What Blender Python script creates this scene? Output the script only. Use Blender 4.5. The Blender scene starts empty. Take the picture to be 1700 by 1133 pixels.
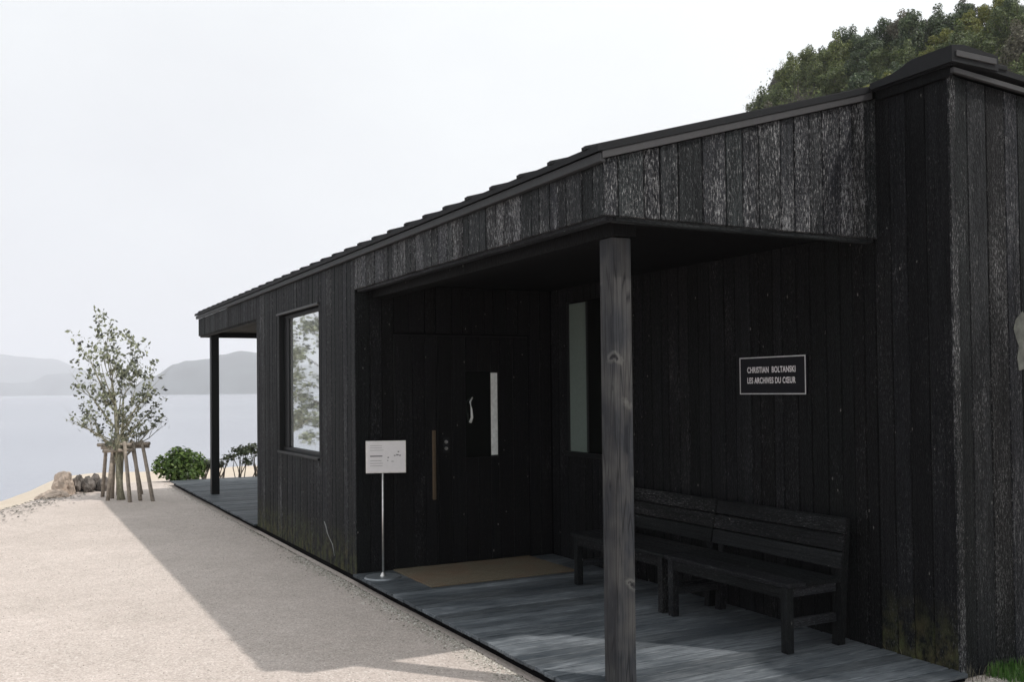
import bpy, bmesh, math, random
from mathutils import Vector, Matrix, noise as mnoise
SC = bpy.context.scene
COL = SC.collection
R_ = math.radians

# ------------------------------------------------------------------ camera
cam_data = bpy.data.cameras.new('camera')
cam = bpy.data.objects.new('camera', cam_data)
COL.objects.link(cam)
SC.camera = cam
CAM = Vector((4.1957, -2.7493, 1.6))
rot = Matrix(((0.46465, 0.02401, 0.88517), (0.88543, -0.0003, -0.46477), (-0.0109, 0.99971, -0.0214)))
cam.matrix_world = Matrix.Translation(CAM) @ rot.to_4x4()
cam_data.sensor_fit = 'HORIZONTAL'
cam_data.sensor_width = 36.0
cam_data.lens = 34.13
cam_data.shift_y = 0.0272
cam_data.clip_start = 0.05
cam_data.clip_end = 30000

# ------------------------------------------------------------------ light
SUN_DIR = Vector((0.562, 0.462, 1.0)).normalized()      # towards the sun
sun_el = math.asin(SUN_DIR.z)
w = bpy.data.worlds.new('World')
SC.world = w
w.use_nodes = True
nt = w.node_tree
for n in list(nt.nodes):
    nt.nodes.remove(n)
wo = nt.nodes.new('ShaderNodeOutputWorld')
bg = nt.nodes.new('ShaderNodeBackground')
bg.inputs['Strength'].default_value = 0.1
sky = nt.nodes.new('ShaderNodeTexSky')
sky.sky_type = 'NISHITA'
sky.sun_disc = False
sky.sun_elevation = sun_el
sky.sun_rotation = math.atan2(SUN_DIR.x, SUN_DIR.y)
sky.dust_density = 4.0
sky.air_density = 1.0
# thin high veil of white cloud over the blue sky
tcw = nt.nodes.new('ShaderNodeTexCoord')
mpw = nt.nodes.new('ShaderNodeMapping')
mpw.inputs['Scale'].default_value = (1.0, 1.0, 2.2)
nw = nt.nodes.new('ShaderNodeTexNoise')
nw.inputs['Scale'].default_value = 1.6
nw.inputs['Detail'].default_value = 4
nw.inputs['Roughness'].default_value = 0.5
rw = nt.nodes.new('ShaderNodeValToRGB')
rw.color_ramp.elements[0].position = 0.1
rw.color_ramp.elements[0].color = (8.55, 8.6, 9.0, 1)
rw.color_ramp.elements[1].position = 0.85
rw.color_ramp.elements[1].color = (11.4, 11.75, 11.7, 1)
mxw = nt.nodes.new('ShaderNodeMix')
mxw.data_type = 'RGBA'
mxw.inputs[0].default_value = 0.9
nt.links.new(tcw.outputs['Generated'], mpw.inputs['Vector'])
nt.links.new(mpw.outputs['Vector'], nw.inputs['Vector'])
dotw = nt.nodes.new('ShaderNodeVectorMath')
dotw.operation = 'DOT_PRODUCT'
dotw.inputs[1].default_value = tuple(SUN_DIR)
nrmw = nt.nodes.new('ShaderNodeVectorMath')
nrmw.operation = 'NORMALIZE'
nt.links.new(tcw.outputs['Generated'], nrmw.inputs[0])
nt.links.new(nrmw.outputs[0], dotw.inputs[0])
mrw = nt.nodes.new('ShaderNodeMapRange')
mrw.inputs[1].default_value = -0.55
mrw.inputs[2].default_value = 0.30
nt.links.new(dotw.outputs['Value'], mrw.inputs[0])
adw = nt.nodes.new('ShaderNodeMath')
adw.operation = 'MULTIPLY_ADD'
adw.inputs[1].default_value = 0.7
sbw = nt.nodes.new('ShaderNodeMath')
sbw.operation = 'MULTIPLY_ADD'
sbw.inputs[1].default_value = 0.9
sbw.inputs[2].default_value = -0.3
nt.links.new(nw.outputs['Fac'], sbw.inputs[0])
nt.links.new(mrw.outputs[0], adw.inputs[0])
nt.links.new(sbw.outputs[0], adw.inputs[2])
nt.links.new(adw.outputs[0], rw.inputs['Fac'])
nt.links.new(sky.outputs['Color'], mxw.inputs[6])
nt.links.new(rw.outputs['Color'], mxw.inputs[7])
nt.links.new(mxw.outputs[2], bg.inputs['Color'])
nt.links.new(bg.outputs[0], wo.inputs['Surface'])

sl = bpy.data.lights.new('sun', 'SUN')
sl.energy = 3.4
sl.angle = R_(0.8)
sl.color = (1.0, 0.95, 0.89)
sun = bpy.data.objects.new('sun', sl)
sun.rotation_euler = (-SUN_DIR).to_track_quat('-Z', 'Y').to_euler()
sun.location = (10, 8, 20)
COL.objects.link(sun)

vs = SC.view_settings
SC.display_settings.display_device = 'sRGB'
vs.view_transform = 'Standard'
vs.look = 'None'
vs.gamma = 1.0
vs.exposure = 0.0
vs.use_curve_mapping = False
SC.render.engine = 'CYCLES'
cy = SC.cycles
cy.use_denoising = True
cy.max_bounces = 8
cy.diffuse_bounces = 3
cy.glossy_bounces = 3
cy.transmission_bounces = 4
cy.volume_bounces = 1
cy.transparent_max_bounces = 6
cy.sample_clamp_indirect = 6.0


# ------------------------------------------------------------------ materials
class NT:
    def __init__(self, name):
        self.m = bpy.data.materials.new(name)
        self.m.use_nodes = True
        self.t = self.m.node_tree
        self.b = self.t.nodes['Principled BSDF']
        self.o = self.t.nodes['Material Output']

    def n(self, typ, **kw):
        x = self.t.nodes.new('ShaderNode' + typ)
        for k, v in kw.items():
            setattr(x, k, v)
        return x

    def l(self, a, b):
        self.t.links.new(a, b)

    def coords(self, scale=(1, 1, 1), per_object=True):
        tc = self.n('TexCoord')
        src = tc.outputs['Object']
        if per_object:
            oi = self.n('ObjectInfo')
            mu = self.n('Math', operation='MULTIPLY')
            mu.inputs[1].default_value = 53.0
            self.l(oi.outputs['Random'], mu.inputs[0])
            ad = self.n('VectorMath', operation='ADD')
            self.l(src, ad.inputs[0])
            self.l(mu.outputs[0], ad.inputs[1])
            src = ad.outputs[0]
        vm = self.n('VectorMath', operation='MULTIPLY')
        vm.inputs[1].default_value = scale
        self.l(src, vm.inputs[0])
        return vm.outputs[0]

    def scaled(self, src, scale):
        vm = self.n('VectorMath', operation='MULTIPLY')
        vm.inputs[1].default_value = scale
        self.l(src, vm.inputs[0])
        return vm.outputs[0]

    def noise(self, vec, scale=1.0, detail=3, rough=0.55):
        x = self.n('TexNoise')
        x.inputs['Scale'].default_value = scale
        x.inputs['Detail'].default_value = detail
        x.inputs['Roughness'].default_value = rough
        if vec is not None:
            self.l(vec, x.inputs['Vector'])
        return x.outputs['Fac']

    def voro(self, vec, scale=1.0, feature='F1', out='Distance', rand=1.0):
        x = self.n('TexVoronoi', feature=feature)
        x.inputs['Scale'].default_value = scale
        x.inputs['Randomness'].default_value = rand
        if vec is not None:
            self.l(vec, x.inputs['Vector'])
        return x.outputs[out]

    def ramp(self, fac, stops):
        x = self.n('ValToRGB')
        cr = x.color_ramp
        while len(cr.elements) < len(stops):
            cr.elements.new(0.5)
        for e, (p, c) in zip(cr.elements, stops):
            e.position = p
            e.color = (c, c, c, 1) if isinstance(c, (int, float)) else (*c, 1)
        self.l(fac, x.inputs['Fac'])
        return x.outputs['Color']

    def mix(self, fac, a, b, blend='MIX'):
        x = self.n('Mix', data_type='RGBA', blend_type=blend)
        for s, v in ((0, fac), (6, a), (7, b)):
            if isinstance(v, bpy.types.NodeSocket):
                self.l(v, x.inputs[s])
            elif isinstance(v, (int, float)):
                x.inputs[s].default_value = v if s == 0 else (v, v, v, 1)
            else:
                x.inputs[s].default_value = (*v, 1)
        return x.outputs[2]

    def math(self, op, a, b=None):
        x = self.n('Math', operation=op)
        for i, v in enumerate((a, b)):
            if v is None:
                continue
            if isinstance(v, bpy.types.NodeSocket):
                self.l(v, x.inputs[i])
            else:
                x.inputs[i].default_value = v
        return x.outputs[0]

    def bump(self, h, strength=0.5, dist=0.01, prev=None):
        x = self.n('Bump')
        x.inputs['Strength'].default_value = strength
        x.inputs['Distance'].default_value = dist
        self.l(h, x.inputs['Height'])
        if prev is not None:
            self.l(prev, x.inputs['Normal'])
        return x.outputs['Normal']

    def done(self, color=None, rough=None, normal=None, spec=None, metal=None):
        for k, v in (('Base Color', color), ('Roughness', rough), ('Normal', normal), ('Specular IOR Level', spec), ('Metallic', metal)):
            if v is None:
                continue
            if isinstance(v, bpy.types.NodeSocket):
                self.l(v, self.b.inputs[k])
            elif isinstance(v, (int, float)):
                self.b.inputs[k].default_value = v
            else:
                self.b.inputs[k].default_value = (*v, 1)
        return self.m


def grain(axis, a, b):
    """texture scale: a across the grain, b along it"""
    return tuple(b if i == axis else a for i in range(3))


def char_wood(name, axis=2, wear=1.0, tone=1.0, moss=False):
    m = NT(name)
    c = m.coords()
    g1 = m.noise(m.scaled(c, grain(axis, 55, 2.2)), 1, 4, 0.65)
    g2 = m.noise(m.scaled(c, grain(axis, 260, 22)), 1, 2, 0.6)
    crack = m.voro(m.scaled(c, grain(axis, 95, 26)), 1, 'DISTANCE_TO_EDGE')
    low = m.noise(m.scaled(c, grain(axis, 5, 1.3)), 1, 3, 0.6)
    oi = m.n('ObjectInfo')
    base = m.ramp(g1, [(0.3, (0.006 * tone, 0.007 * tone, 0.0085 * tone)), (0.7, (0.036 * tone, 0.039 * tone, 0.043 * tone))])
    # each board a little lighter / darker, some greenish, some bluish violet
    rnd = m.n('TexWhiteNoise', noise_dimensions='1D')
    m.l(oi.outputs['Random'], rnd.inputs['W'])
    val = m.ramp(oi.outputs['Random'], [(0.0, 0.65), (0.5, 0.95), (0.85, 1.2), (1.0, 1.55)])
    tint = m.ramp(rnd.outputs['Value'], [(0.0, (0.93, 1.02, 0.98)), (0.4, (1, 1, 1)), (0.75, (0.98, 0.97, 1.07)), (1.0, (1.05, 1.0, 0.96))])
    base = m.mix(1.0, base, val, 'MULTIPLY')
    base = m.mix(1.0, base, tint, 'MULTIPLY')
    # char flaked off in small vertical flecks: silvery wood below
    fl = m.noise(m.scaled(c, grain(axis, 120, 30)), 1, 4, 0.85)
    amt = m.math('ADD', m.math('MULTIPLY', low, 0.30), m.math('MULTIPLY', rnd.outputs['Value'], 0.075))
    fk = m.math('ADD', fl, m.math('SUBTRACT', amt, 0.187))
    flake = m.ramp(fk, [(0.62 - 0.05 * wear, 0.0), (0.74 - 0.03 * wear, min(1.0, 0.5 * wear)), (0.84, 1.0)])
    col = m.mix(flake, base, (0.30, 0.305, 0.315))
    # nail heads / knots, tiny and bright
    kn = m.voro(m.scaled(c, grain(axis, 11, 5)), 1, 'F1')
    kf = m.ramp(m.math('ADD', kn, m.math('MULTIPLY', m.noise(m.scaled(c, grain(axis, 60, 40)), 1, 3, 0.7), 0.16)), [(0.0, 0.9), (0.105, 0.7), (0.14, 0.0)])
    col = m.mix(kf, col, (0.30, 0.295, 0.28))
    col = m.mix(m.ramp(crack, [(0.0, 0.75), (0.10, 0.0)]), col, (0.003, 0.003, 0.004))
    if moss:
        tc = m.n('TexCoord')
        geo = m.n('NewGeometry')
        sx = m.n('SeparateXYZ')
        m.l(geo.outputs['Position'], sx.inputs[0])
        lowz = m.n('MapRange')
        lowz.inputs[1].default_value = -0.05
        lowz.inputs[2].default_value = 0.38
        lowz.inputs[3].default_value = 1.0
        lowz.inputs[4].default_value = 0.0
        m.l(sx.outputs['Z'], lowz.inputs[0])
        ms = m.math('MULTIPLY', lowz.outputs[0], m.ramp(m.noise(m.scaled(c, (14, 14, 9)), 1, 4, 0.7), [(0.42, 0.0), (0.62, 1.0)]))
        mc = m.mix(m.noise(c, 9, 2), (0.10, 0.075, 0.04), (0.045, 0.075, 0.028))
        col = m.mix(ms, col, mc)
    h = m.math('ADD', m.math('MULTIPLY', g1, 1.0), m.math('MULTIPLY', g2, 0.25))
    h = m.math('ADD', h, m.math('MULTIPLY', m.math('MINIMUM', crack, 0.25), 1.6))
    nm = m.bump(h, 0.75, 0.006)
    ro = m.ramp(g2, [(0.3, 0.55), (0.7, 0.75)])
    return m.done(col, ro, nm, 0.10)


def post_wood(name):
    m = NT(name)
    c = m.coords()
    g1 = m.noise(m.scaled(c, (45, 45, 2.6)), 1, 5, 0.7)
    g2 = m.noise(m.scaled(c, (170, 170, 9)), 1, 2, 0.6)
    band = m.noise(m.scaled(c, (3, 3, 2.4)), 1, 3, 0.6)
    kn = m.voro(m.scaled(c, (5, 5, 3.0)), 1)
    base = m.ramp(g1, [(0.3, (0.006, 0.007, 0.010)), (0.7, (0.036, 0.039, 0.045))])
    base = m.mix(m.ramp(band, [(0.42, 0.0), (0.62, 0.6)]), base, (0.075, 0.073, 0.070))
    base = m.mix(m.ramp(kn, [(0.0, 0.35), (0.12, 0.3), (0.30, 0.0)]), base, (0.11, 0.11, 0.105))
    base = m.mix(m.ramp(kn, [(0.0, 0.9), (0.05, 0.6), (0.075, 0.0)]), base, (0.012, 0.012, 0.012))
    base = m.mix(m.ramp(g2, [(0.60, 0.0), (0.8, 0.45)]), base, (0.12, 0.12, 0.118))
    ck = m.voro(m.scaled(c, (34, 34, 1.3)), 1, 'DISTANCE_TO_EDGE')
    base = m.mix(m.ramp(ck, [(0.0, 0.9), (0.05, 0.0)]), base, (0.008, 0.008, 0.010))
    # scars where side branches were trimmed: slanting pale-rimmed marks
    tcx = m.n('TexCoord')
    mp = m.n('Mapping')
    mp.inputs['Rotation'].default_value = (R_(38), R_(20), 0)
    m.l(tcx.outputs['Object'], mp.inputs['Vector'])
    sc = m.voro(m.scaled(mp.outputs['Vector'], (3.6, 3.0, 7.5)), 1)
    sc = m.math('ADD', sc, m.math('MULTIPLY', m.noise(m.scaled(c, (40, 40, 40)), 1, 3, 0.7), 0.25))
    base = m.mix(m.ramp(sc, [(0.19, 0.0), (0.25, 0.55), (0.36, 0.0)]), base, (0.115, 0.115, 0.11))
    base = m.mix(m.ramp(sc, [(0.18, 0.9), (0.225, 0.0)]), base, (0.010, 0.010, 0.012))
    h = m.math('ADD', g1, m.math('MULTIPLY', g2, 0.3))
    h = m.math('ADD', h, m.math('MULTIPLY', m.ramp(sc, [(0.12, 0.0), (0.24, 1.0), (0.34, 0.3)]), 0.8))
    return m.done(base, 0.62, m.bump(h, 0.6, 0.004), 0.15)


def deck_wood(name):
    m = NT(name)
    c = m.coords()
    g1 = m.noise(m.scaled(c, (70, 5, 60)), 1, 5, 0.72)
    g2 = m.noise(m.scaled(c, (220, 18, 60)), 1, 2, 0.6)
    geo = m.n('NewGeometry')
    wet = m.noise(m.scaled(geo.outputs['Position'], (2.6, 1.2, 1.0)), 1, 5, 0.7)
    oi = m.n('ObjectInfo')
    base = m.ramp(g1, [(0.28, (0.028, 0.036, 0.045)), (0.72, (0.27, 0.295, 0.32))])
    base = m.mix(1.0, base, m.ramp(oi.outputs['Random'], [(0, 0.45), (0.5, 0.72), (1, 1.05)]), 'MULTIPLY')
    base = m.mix(m.ramp(wet, [(0.42, 0.0), (0.66, 0.7)]), base, (0.026, 0.035, 0.045))
    base = m.mix(m.ramp(g2, [(0.62, 0.0), (0.82, 0.5)]), base, (0.24, 0.25, 0.255))
    h = m.math('ADD', g1, m.math('MULTIPLY', g2, 0.4))
    return m.done(base, m.ramp(wet, [(0.4, 0.72), (0.65, 0.48)]), m.bump(h, 0.6, 0.004), 0.12)


def plain(name, col, rough=0.5, metal=0.0, spec=0.5, var=0.15, bump=0.0, scale=30):
    m = NT(name)
    c = m.coords()
    f = m.noise(c, scale, 4, 0.6)
    lo = tuple(x * (1 - var) for x in col)
    hi = tuple(x * (1 + var) for x in col)
    cc = m.ramp(f, [(0.3, lo), (0.7, hi)])
    nm = m.bump(f, bump, 0.004) if bump else None
    return m.done(cc, rough, nm, spec, metal)


def gravel_mat():
    m = NT('crushed_stone')
    tc = m.n('TexCoord')
    c = tc.outputs['Object']
    v1 = m.n('TexVoronoi', feature='F1')
    v1.inputs['Scale'].default_value = 85
    m.l(c, v1.inputs['Vector'])
    sx = m.n('SeparateColor')
    m.l(v1.outputs['Color'], sx.inputs[0])
    base = m.ramp(sx.outputs[0], [(0.0, (0.27, 0.24, 0.215)), (0.15, (0.40, 0.35, 0.315)), (0.5, (0.45, 0.395, 0.36)), (0.85, (0.52, 0.47, 0.43)), (1.0, (0.64, 0.60, 0.56))])
    v2 = m.voro(c, 210, 'F1', 'Color')
    s2 = m.n('SeparateColor')
    m.l(v2, s2.inputs[0])
    base = m.mix(0.4, base, m.ramp(s2.outputs[1], [(0.0, (0.30, 0.265, 0.24)), (0.5, (0.44, 0.385, 0.35)), (1.0, (0.56, 0.51, 0.47))]))
    low = m.noise(c, 0.7, 5, 0.62)
    base = m.mix(1.0, base, m.ramp(low, [(0.3, (0.88, 0.87, 0.85)), (0.7, (1.07, 1.06, 1.05))]), 'MULTIPLY')
    mid = m.noise(c, 7, 4, 0.7)
    base = m.mix(1.0, base, m.ramp(mid, [(0.3, (1.03, 1.03, 1.05)), (0.7, (1.18, 1.18, 1.21))]), 'MULTIPLY')
    # where the yard ends: sand, then hill earth
    sp = m.n('SeparateXYZ')
    geo = m.n('NewGeometry')
    m.l(geo.outputs['Position'], sp.inputs[0])
    edge = m.math('ADD', sp.outputs['Z'], m.math('MULTIPLY', m.math('SUBTRACT', m.noise(c, 1.3, 4, 0.7), 0.5), 0.12))
    sand_f = m.ramp(m.math('MULTIPLY', m.math('ADD', edge, 0.22), 8.0), [(0.0, 1.0), (1.0, 0.0)])
    sand = m.mix(m.noise(c, 2.0, 5, 0.7), (0.44, 0.37, 0.29), (0.60, 0.53, 0.45))
    base = m.mix(sand_f, base, sand)
    earth_f = m.ramp(m.math('MULTIPLY', m.math('SUBTRACT', edge, 0.05), 3.0), [(0.0, 0.0), (1.0, 1.0)])
    earth = m.mix(m.noise(c, 0.9, 5, 0.7), (0.03, 0.045, 0.018), (0.07, 0.06, 0.035))
    base = m.mix(earth_f, base, earth)
    h = m.math('SUBTRACT', 1.0, v1.outputs['Distance'])
    h = m.math('ADD', h, m.math('MULTIPLY', mid, 0.8))
    return m.done(base, 0.85, m.bump(h, 0.55, 0.006), 0.3)


def leaf_mat(name, c0, c1, c2, rough=0.5, scale=1.2):
    m = NT(name)
    geo = m.n('NewGeometry')
    oi = m.n('ObjectInfo')
    rp = m.ramp(geo.outputs['Random Per Island'], [(0.0, c0), (0.55, c1), (1.0, c2)])
    tc = m.n('TexCoord')
    cl = m.noise(tc.outputs['Object'], scale, 3, 0.6)
    rp = m.mix(1.0, rp, m.ramp(cl, [(0.3, 0.7), (0.7, 1.3)]), 'MULTIPLY')
    rp = m.mix(1.0, rp, m.ramp(oi.outputs['Random'], [(0.0, (0.78, 0.82, 0.8)), (0.5, (1, 1, 1)), (1.0, (1.2, 1.15, 0.95))]), 'MULTIPLY')
    mt = m.done(rp, rough, None, 0.4)
    tr = m.n('BsdfTranslucent')
    m.l(rp, tr.inputs['Color'])
    mx = m.n('MixShader')
    mx.inputs[0].default_value = 0.3
    m.l(m.b.outputs[0], mx.inputs[1])
    m.l(tr.outputs[0], mx.inputs[2])
    m.l(mx.outputs[0], m.o.inputs['Surface'])
    return mt


def glass_mat(name, tint=(0.75, 0.78, 0.78), metal=0.85, rough=0.03):
    m = NT(name)
    c = m.coords()
    f = m.noise(c, 2.5, 2, 0.5)
    return m.done(tint, rough, m.bump(f, 0.03, 0.02), 0.9, metal)


def water_mat():
    m = NT('sea_water')
    geo = m.n('NewGeometry')
    c = geo.outputs['Position']
    n1 = m.noise(m.scaled(c, (0.5, 0.9, 1)), 1.0, 4, 0.6)
    n2 = m.noise(m.scaled(c, (3.0, 5.0, 1)), 1.0, 3, 0.6)
    n3 = m.noise(m.scaled(c, (0.02, 0.05, 1)), 1.0, 4, 0.6)
    h = m.math('ADD', m.math('MULTIPLY', n1, 1.0), m.math('MULTIPLY', n2, 0.3))
    col = m.ramp(n3, [(0.3, (0.19, 0.205, 0.25)), (0.7, (0.25, 0.265, 0.31))])
    m.b.inputs['IOR'].default_value = 1.333
    return m.done(col, 0.18, m.bump(h, 0.10, 0.2), 0.6)


M = {
    'char': char_wood('charred_cedar', 2, 1.1, 0.62, True),
    'char_worn': char_wood('charred_cedar_worn', 2, 1.9, 0.85),
    'char_mid': char_wood('charred_cedar_half_worn', 2, 1.1, 0.5),
    'char_porch_shade': char_wood('charred_cedar_porch_shade', 2, 0.55, 0.28),  # copy of the charred cedar with the porch shade put into its colour
    'char_corner': char_wood('charred_cedar_shade_mossy_foot', 2, 0.6, 0.34, True),  # cedar darkened with shade in its tone, plus moss at the foot
    'char_x': char_wood('charred_cedar_lengthwise', 0, 0.8, 1.0),
    'char_y': char_wood('charred_cedar_crosswise', 1, 0.8, 1.0),
    'char_shade_dark': char_wood('charred_cedar_deep_shade', 2, 0.3, 0.2),  # darkest cedar copy: shade of soffit and doorway put into its colour
    'bench': char_wood('bench_wood', 0, 0.8, 0.45),
    'bench_z': char_wood('bench_leg_wood', 2, 0.8, 0.45),
    'post': post_wood('weathered_post_wood'),
    'deck': deck_wood('weathered_deck_wood'),
    'core': plain('black_backing', (0.004, 0.004, 0.005), 0.9, spec=0.05),
    'metal': plain('dark_roof_metal', (0.013, 0.014, 0.016), 0.65, 0.0, 0.12, var=0.1),
    'eave': plain('dull_eave_metal', (0.032, 0.034, 0.037), 0.6, 0.0, 0.2, var=0.1),
    'trim': plain('grey_eave_metal', (0.045, 0.045, 0.048), 0.5, 0.2, 0.3, var=0.1),
    'frame': plain('black_window_frame', (0.008, 0.009, 0.010), 0.5, 0.0, 0.2),
    'glass': glass_mat('reflective_glass'),
    'glass_dark': glass_mat('dark_glass', (0.035, 0.042, 0.04), 0.9, 0.08),
    'glass_green': plain('green_blind', (0.13, 0.165, 0.15), 0.5, var=0.08),
    'daylight_white': plain('daylight_strip_white', (0.72, 0.75, 0.74), 0.35),  # white stands in for bright daylight caught in the door glass
    'steel': plain('brushed_steel', (0.55, 0.55, 0.54), 0.3, 0.9),
    'white': plain('white_panel', (0.62, 0.61, 0.62), 0.5, var=0.03),
    'ink': plain('grey_print', (0.12, 0.12, 0.13), 0.7),
    'signface': plain('black_sign_face', (0.006, 0.006, 0.009), 0.5, spec=0.1),
    'signline': plain('pale_sign_border', (0.42, 0.42, 0.43), 0.5),
    'letter': plain('white_lettering', (0.62, 0.60, 0.62), 0.5, var=0.08),
    'mat': None,
    'barewood': plain('bare_brown_wood', (0.075, 0.05, 0.026), 0.6, bump=0.3),
    'gravel': gravel_mat(),
    'water': water_mat(),
    'hill_far': plain('distant_forest', (0.035, 0.045, 0.045), 0.9, var=0.5, scale=0.012),
    'bark': plain('grey_bark', (0.27, 0.26, 0.19), 0.85, var=0.35, bump=0.5, scale=25),
    'bark_dark': plain('dark_bark', (0.07, 0.06, 0.05), 0.9, var=0.3, bump=0.5, scale=12),
    'stake': plain('weathered_stake', (0.28, 0.24, 0.20), 0.85, var=0.35, bump=0.5, scale=22),
    'leaf_sap': leaf_mat('olive_leaf', (0.06, 0.065, 0.07), (0.20, 0.225, 0.15), (0.40, 0.43, 0.31)),
    'leaf_bush': leaf_mat('bright_green_leaf', (0.035, 0.07, 0.012), (0.08, 0.145, 0.025), (0.17, 0.24, 0.06)),
    'leaf_shore': leaf_mat('dark_shore_leaf', (0.02, 0.032, 0.015), (0.045, 0.06, 0.03), (0.10, 0.12, 0.06)),
    'leaf_dark': leaf_mat('evergreen_leaf', (0.022, 0.042, 0.022), (0.055, 0.088, 0.040), (0.13, 0.17, 0.08)),
    'leaf_mid': leaf_mat('mid_green_leaf', (0.045, 0.066, 0.024), (0.10, 0.135, 0.045), (0.20, 0.235, 0.09)),
    'leaf_yellow': leaf_mat('yellow_green_leaf', (0.07, 0.085, 0.015), (0.15, 0.17, 0.035), (0.27, 0.26, 0.07)),
    'leaf_grey': leaf_mat('grey_brown_leaf', (0.05, 0.048, 0.04), (0.09, 0.088, 0.072), (0.15, 0.15, 0.12)),
    'leaf_bamboo': leaf_mat('bamboo_leaf', (0.06, 0.085, 0.03), (0.14, 0.17, 0.08), (0.34, 0.36, 0.24)),
    'grass': leaf_mat('grass_blade', (0.03, 0.09, 0.015), (0.06, 0.17, 0.03), (0.16, 0.28, 0.08)),
    'dry': leaf_mat('dry_stem', (0.10, 0.09, 0.06), (0.17, 0.16, 0.11), (0.26, 0.24, 0.18)),
    'rock': plain('pale_rock', (0.42, 0.34, 0.28), 0.85, var=0.35, bump=0.8, scale=5),
    'rock_dark': plain('dark_rock', (0.12, 0.105, 0.095), 0.85, var=0.6, bump=0.8, scale=8),
    'pebble': None,
}
m = NT('pale_pebbles')
geo_ = m.n('NewGeometry')
M['pebble'] = m.done(m.ramp(geo_.outputs['Random Per Island'], [(0, (0.16, 0.15, 0.13)), (0.3, (0.34, 0.32, 0.28)), (0.8, (0.46, 0.43, 0.39)), (1, (0.68, 0.66, 0.62))]), 0.8, None, 0.3)
m = NT('coir_mat')
c_ = m.coords()
f_ = m.noise(m.scaled(c_, (90, 260, 90)), 1, 3, 0.7)
l_ = m.noise(c_, 3.2, 3, 0.6)
cc_ = m.ramp(f_, [(0.3, (0.06, 0.049, 0.035)), (0.7, (0.22, 0.188, 0.135))])
cc_ = m.mix(m.ramp(l_, [(0.45, 0.0), (0.65, 0.5)]), cc_, (0.16, 0.095, 0.062))
M['mat'] = m.done(cc_, 0.95, m.bump(f_, 0.7, 0.006), 0.2)


# ------------------------------------------------------------------ helpers
def link(name, me, parent=None, mat=None, loc=None):
    o = bpy.data.objects.new(name, me)
    COL.objects.link(o)
    if loc is not None:
        o.location = loc
    if parent is not None:
        o.parent = parent
    if mat is not None and me is not None and not me.materials:
        me.materials.append(mat)
    return o


def wloc(o):
    v = Vector((0, 0, 0))
    while o is not None:
        v += Vector(o.location)
        o = o.parent
    return v


def obj(name, bm, mat, parent=None, origin=None, smooth=False):
    """bm in world coordinates; origin = world point that becomes the object's origin"""
    org = Vector(origin) if origin is not None else (wloc(parent) if parent is not None else Vector((0, 0, 0)))
    bmesh.ops.translate(bm, verts=bm.verts, vec=-org)
    me = bpy.data.meshes.new(name)
    bm.to_mesh(me)
    bm.free()
    if smooth:
        me.polygons.foreach_set('use_smooth', [True] * len(me.polygons))
    return link(name, me, parent, mat, org - (wloc(parent) if parent is not None else Vector((0, 0, 0))))


def thing(name, label, cat, loc=(0, 0, 0), group=None):
    o = bpy.data.objects.new(name, None)
    COL.objects.link(o)
    o.empty_display_size = 0.2
    o.location = loc
    o['label'] = label
    o['category'] = cat
    if group:
        o['group'] = group
    return o


def tag(o, label, cat, group=None):
    o['label'] = label
    o['category'] = cat
    if group:
        o['group'] = group
    return o


def kind(o, k):
    o['kind'] = k
    return o


def NB():
    return bmesh.new()


def hexa(bm, p):
    """p: 8 points, bottom ring then top ring"""
    v = [bm.verts.new(q) for q in p]
    for f in ((3, 2, 1, 0), (4, 5, 6, 7), (0, 1, 5, 4), (1, 2, 6, 5), (2, 3, 7, 6), (3, 0, 4, 7)):
        bm.faces.new([v[i] for i in f])
    return v


def box(bm, x0, x1, y0, y1, z0, z1):
    return hexa(bm, [(x0, y0, z0), (x1, y0, z0), (x1, y1, z0), (x0, y1, z0), (x0, y0, z1), (x1, y0, z1), (x1, y1, z1), (x0, y1, z1)])


def bev(bm, w=0.003, seg=1):
    bmesh.ops.recalc_face_normals(bm, faces=bm.faces)
    bmesh.ops.bevel(bm, geom=list(bm.edges), offset=w, segments=seg, affect='EDGES', profile=0.5)
    return bm


def bbox(*a, b=0.003):
    bm = NB()
    box(bm, *a)
    return bev(bm, b)


def tube(bm, pts, rad, n=8, caps=True):
    rings = []
    for i, p in enumerate(pts):
        p = Vector(p)
        if i == 0:
            d = Vector(pts[1]) - p
        elif i == len(pts) - 1:
            d = p - Vector(pts[i - 1])
        else:
            d = Vector(pts[i + 1]) - Vector(pts[i - 1])
        d.normalize()
        a = d.cross(Vector((0, 0, 1)))
        if a.length < 1e-3:
            a = d.cross(Vector((1, 0, 0)))
        a.normalize()
        b = d.cross(a)
        r = rad[i] if isinstance(rad, (list, tuple)) else rad
        rings.append([bm.verts.new(p + (a * math.cos(2 * math.pi * k / n) + b * math.sin(2 * math.pi * k / n)) * r) for k in range(n)])
    for q, s in zip(rings, rings[1:]):
        for k in range(n):
            bm.faces.new((q[k], q[(k + 1) % n], s[(k + 1) % n], s[k]))
    if caps:
        bm.faces.new(rings[0][::-1])
        bm.faces.new(rings[-1])


def mesh_from(name, verts, faces):
    me = bpy.data.meshes.new(name)
    me.from_pydata(verts, [], faces)
    me.update()
    return me


rnd = random.Random(7)

# ------------------------------------------------------------------ terrain and sea
SEA = -1.15


def smooth(t):
    t = max(0.0, min(1.0, t))
    return t * t * (3 - 2 * t)


def coast(y):
    if y > -1.2:
        e = 14.7 + 1.7 * max(0, y - 7.5)
    elif y > -2.9:
        e = 14.7 - (-1.2 - y) / 1.7 * 3.6
    else:
        e = 11.1 - 0.8 * (-2.9 - y)
    return max(e, 3.0) + 0.35 * mnoise.noise(Vector((y * 0.9, 3.1, 0)))


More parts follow.
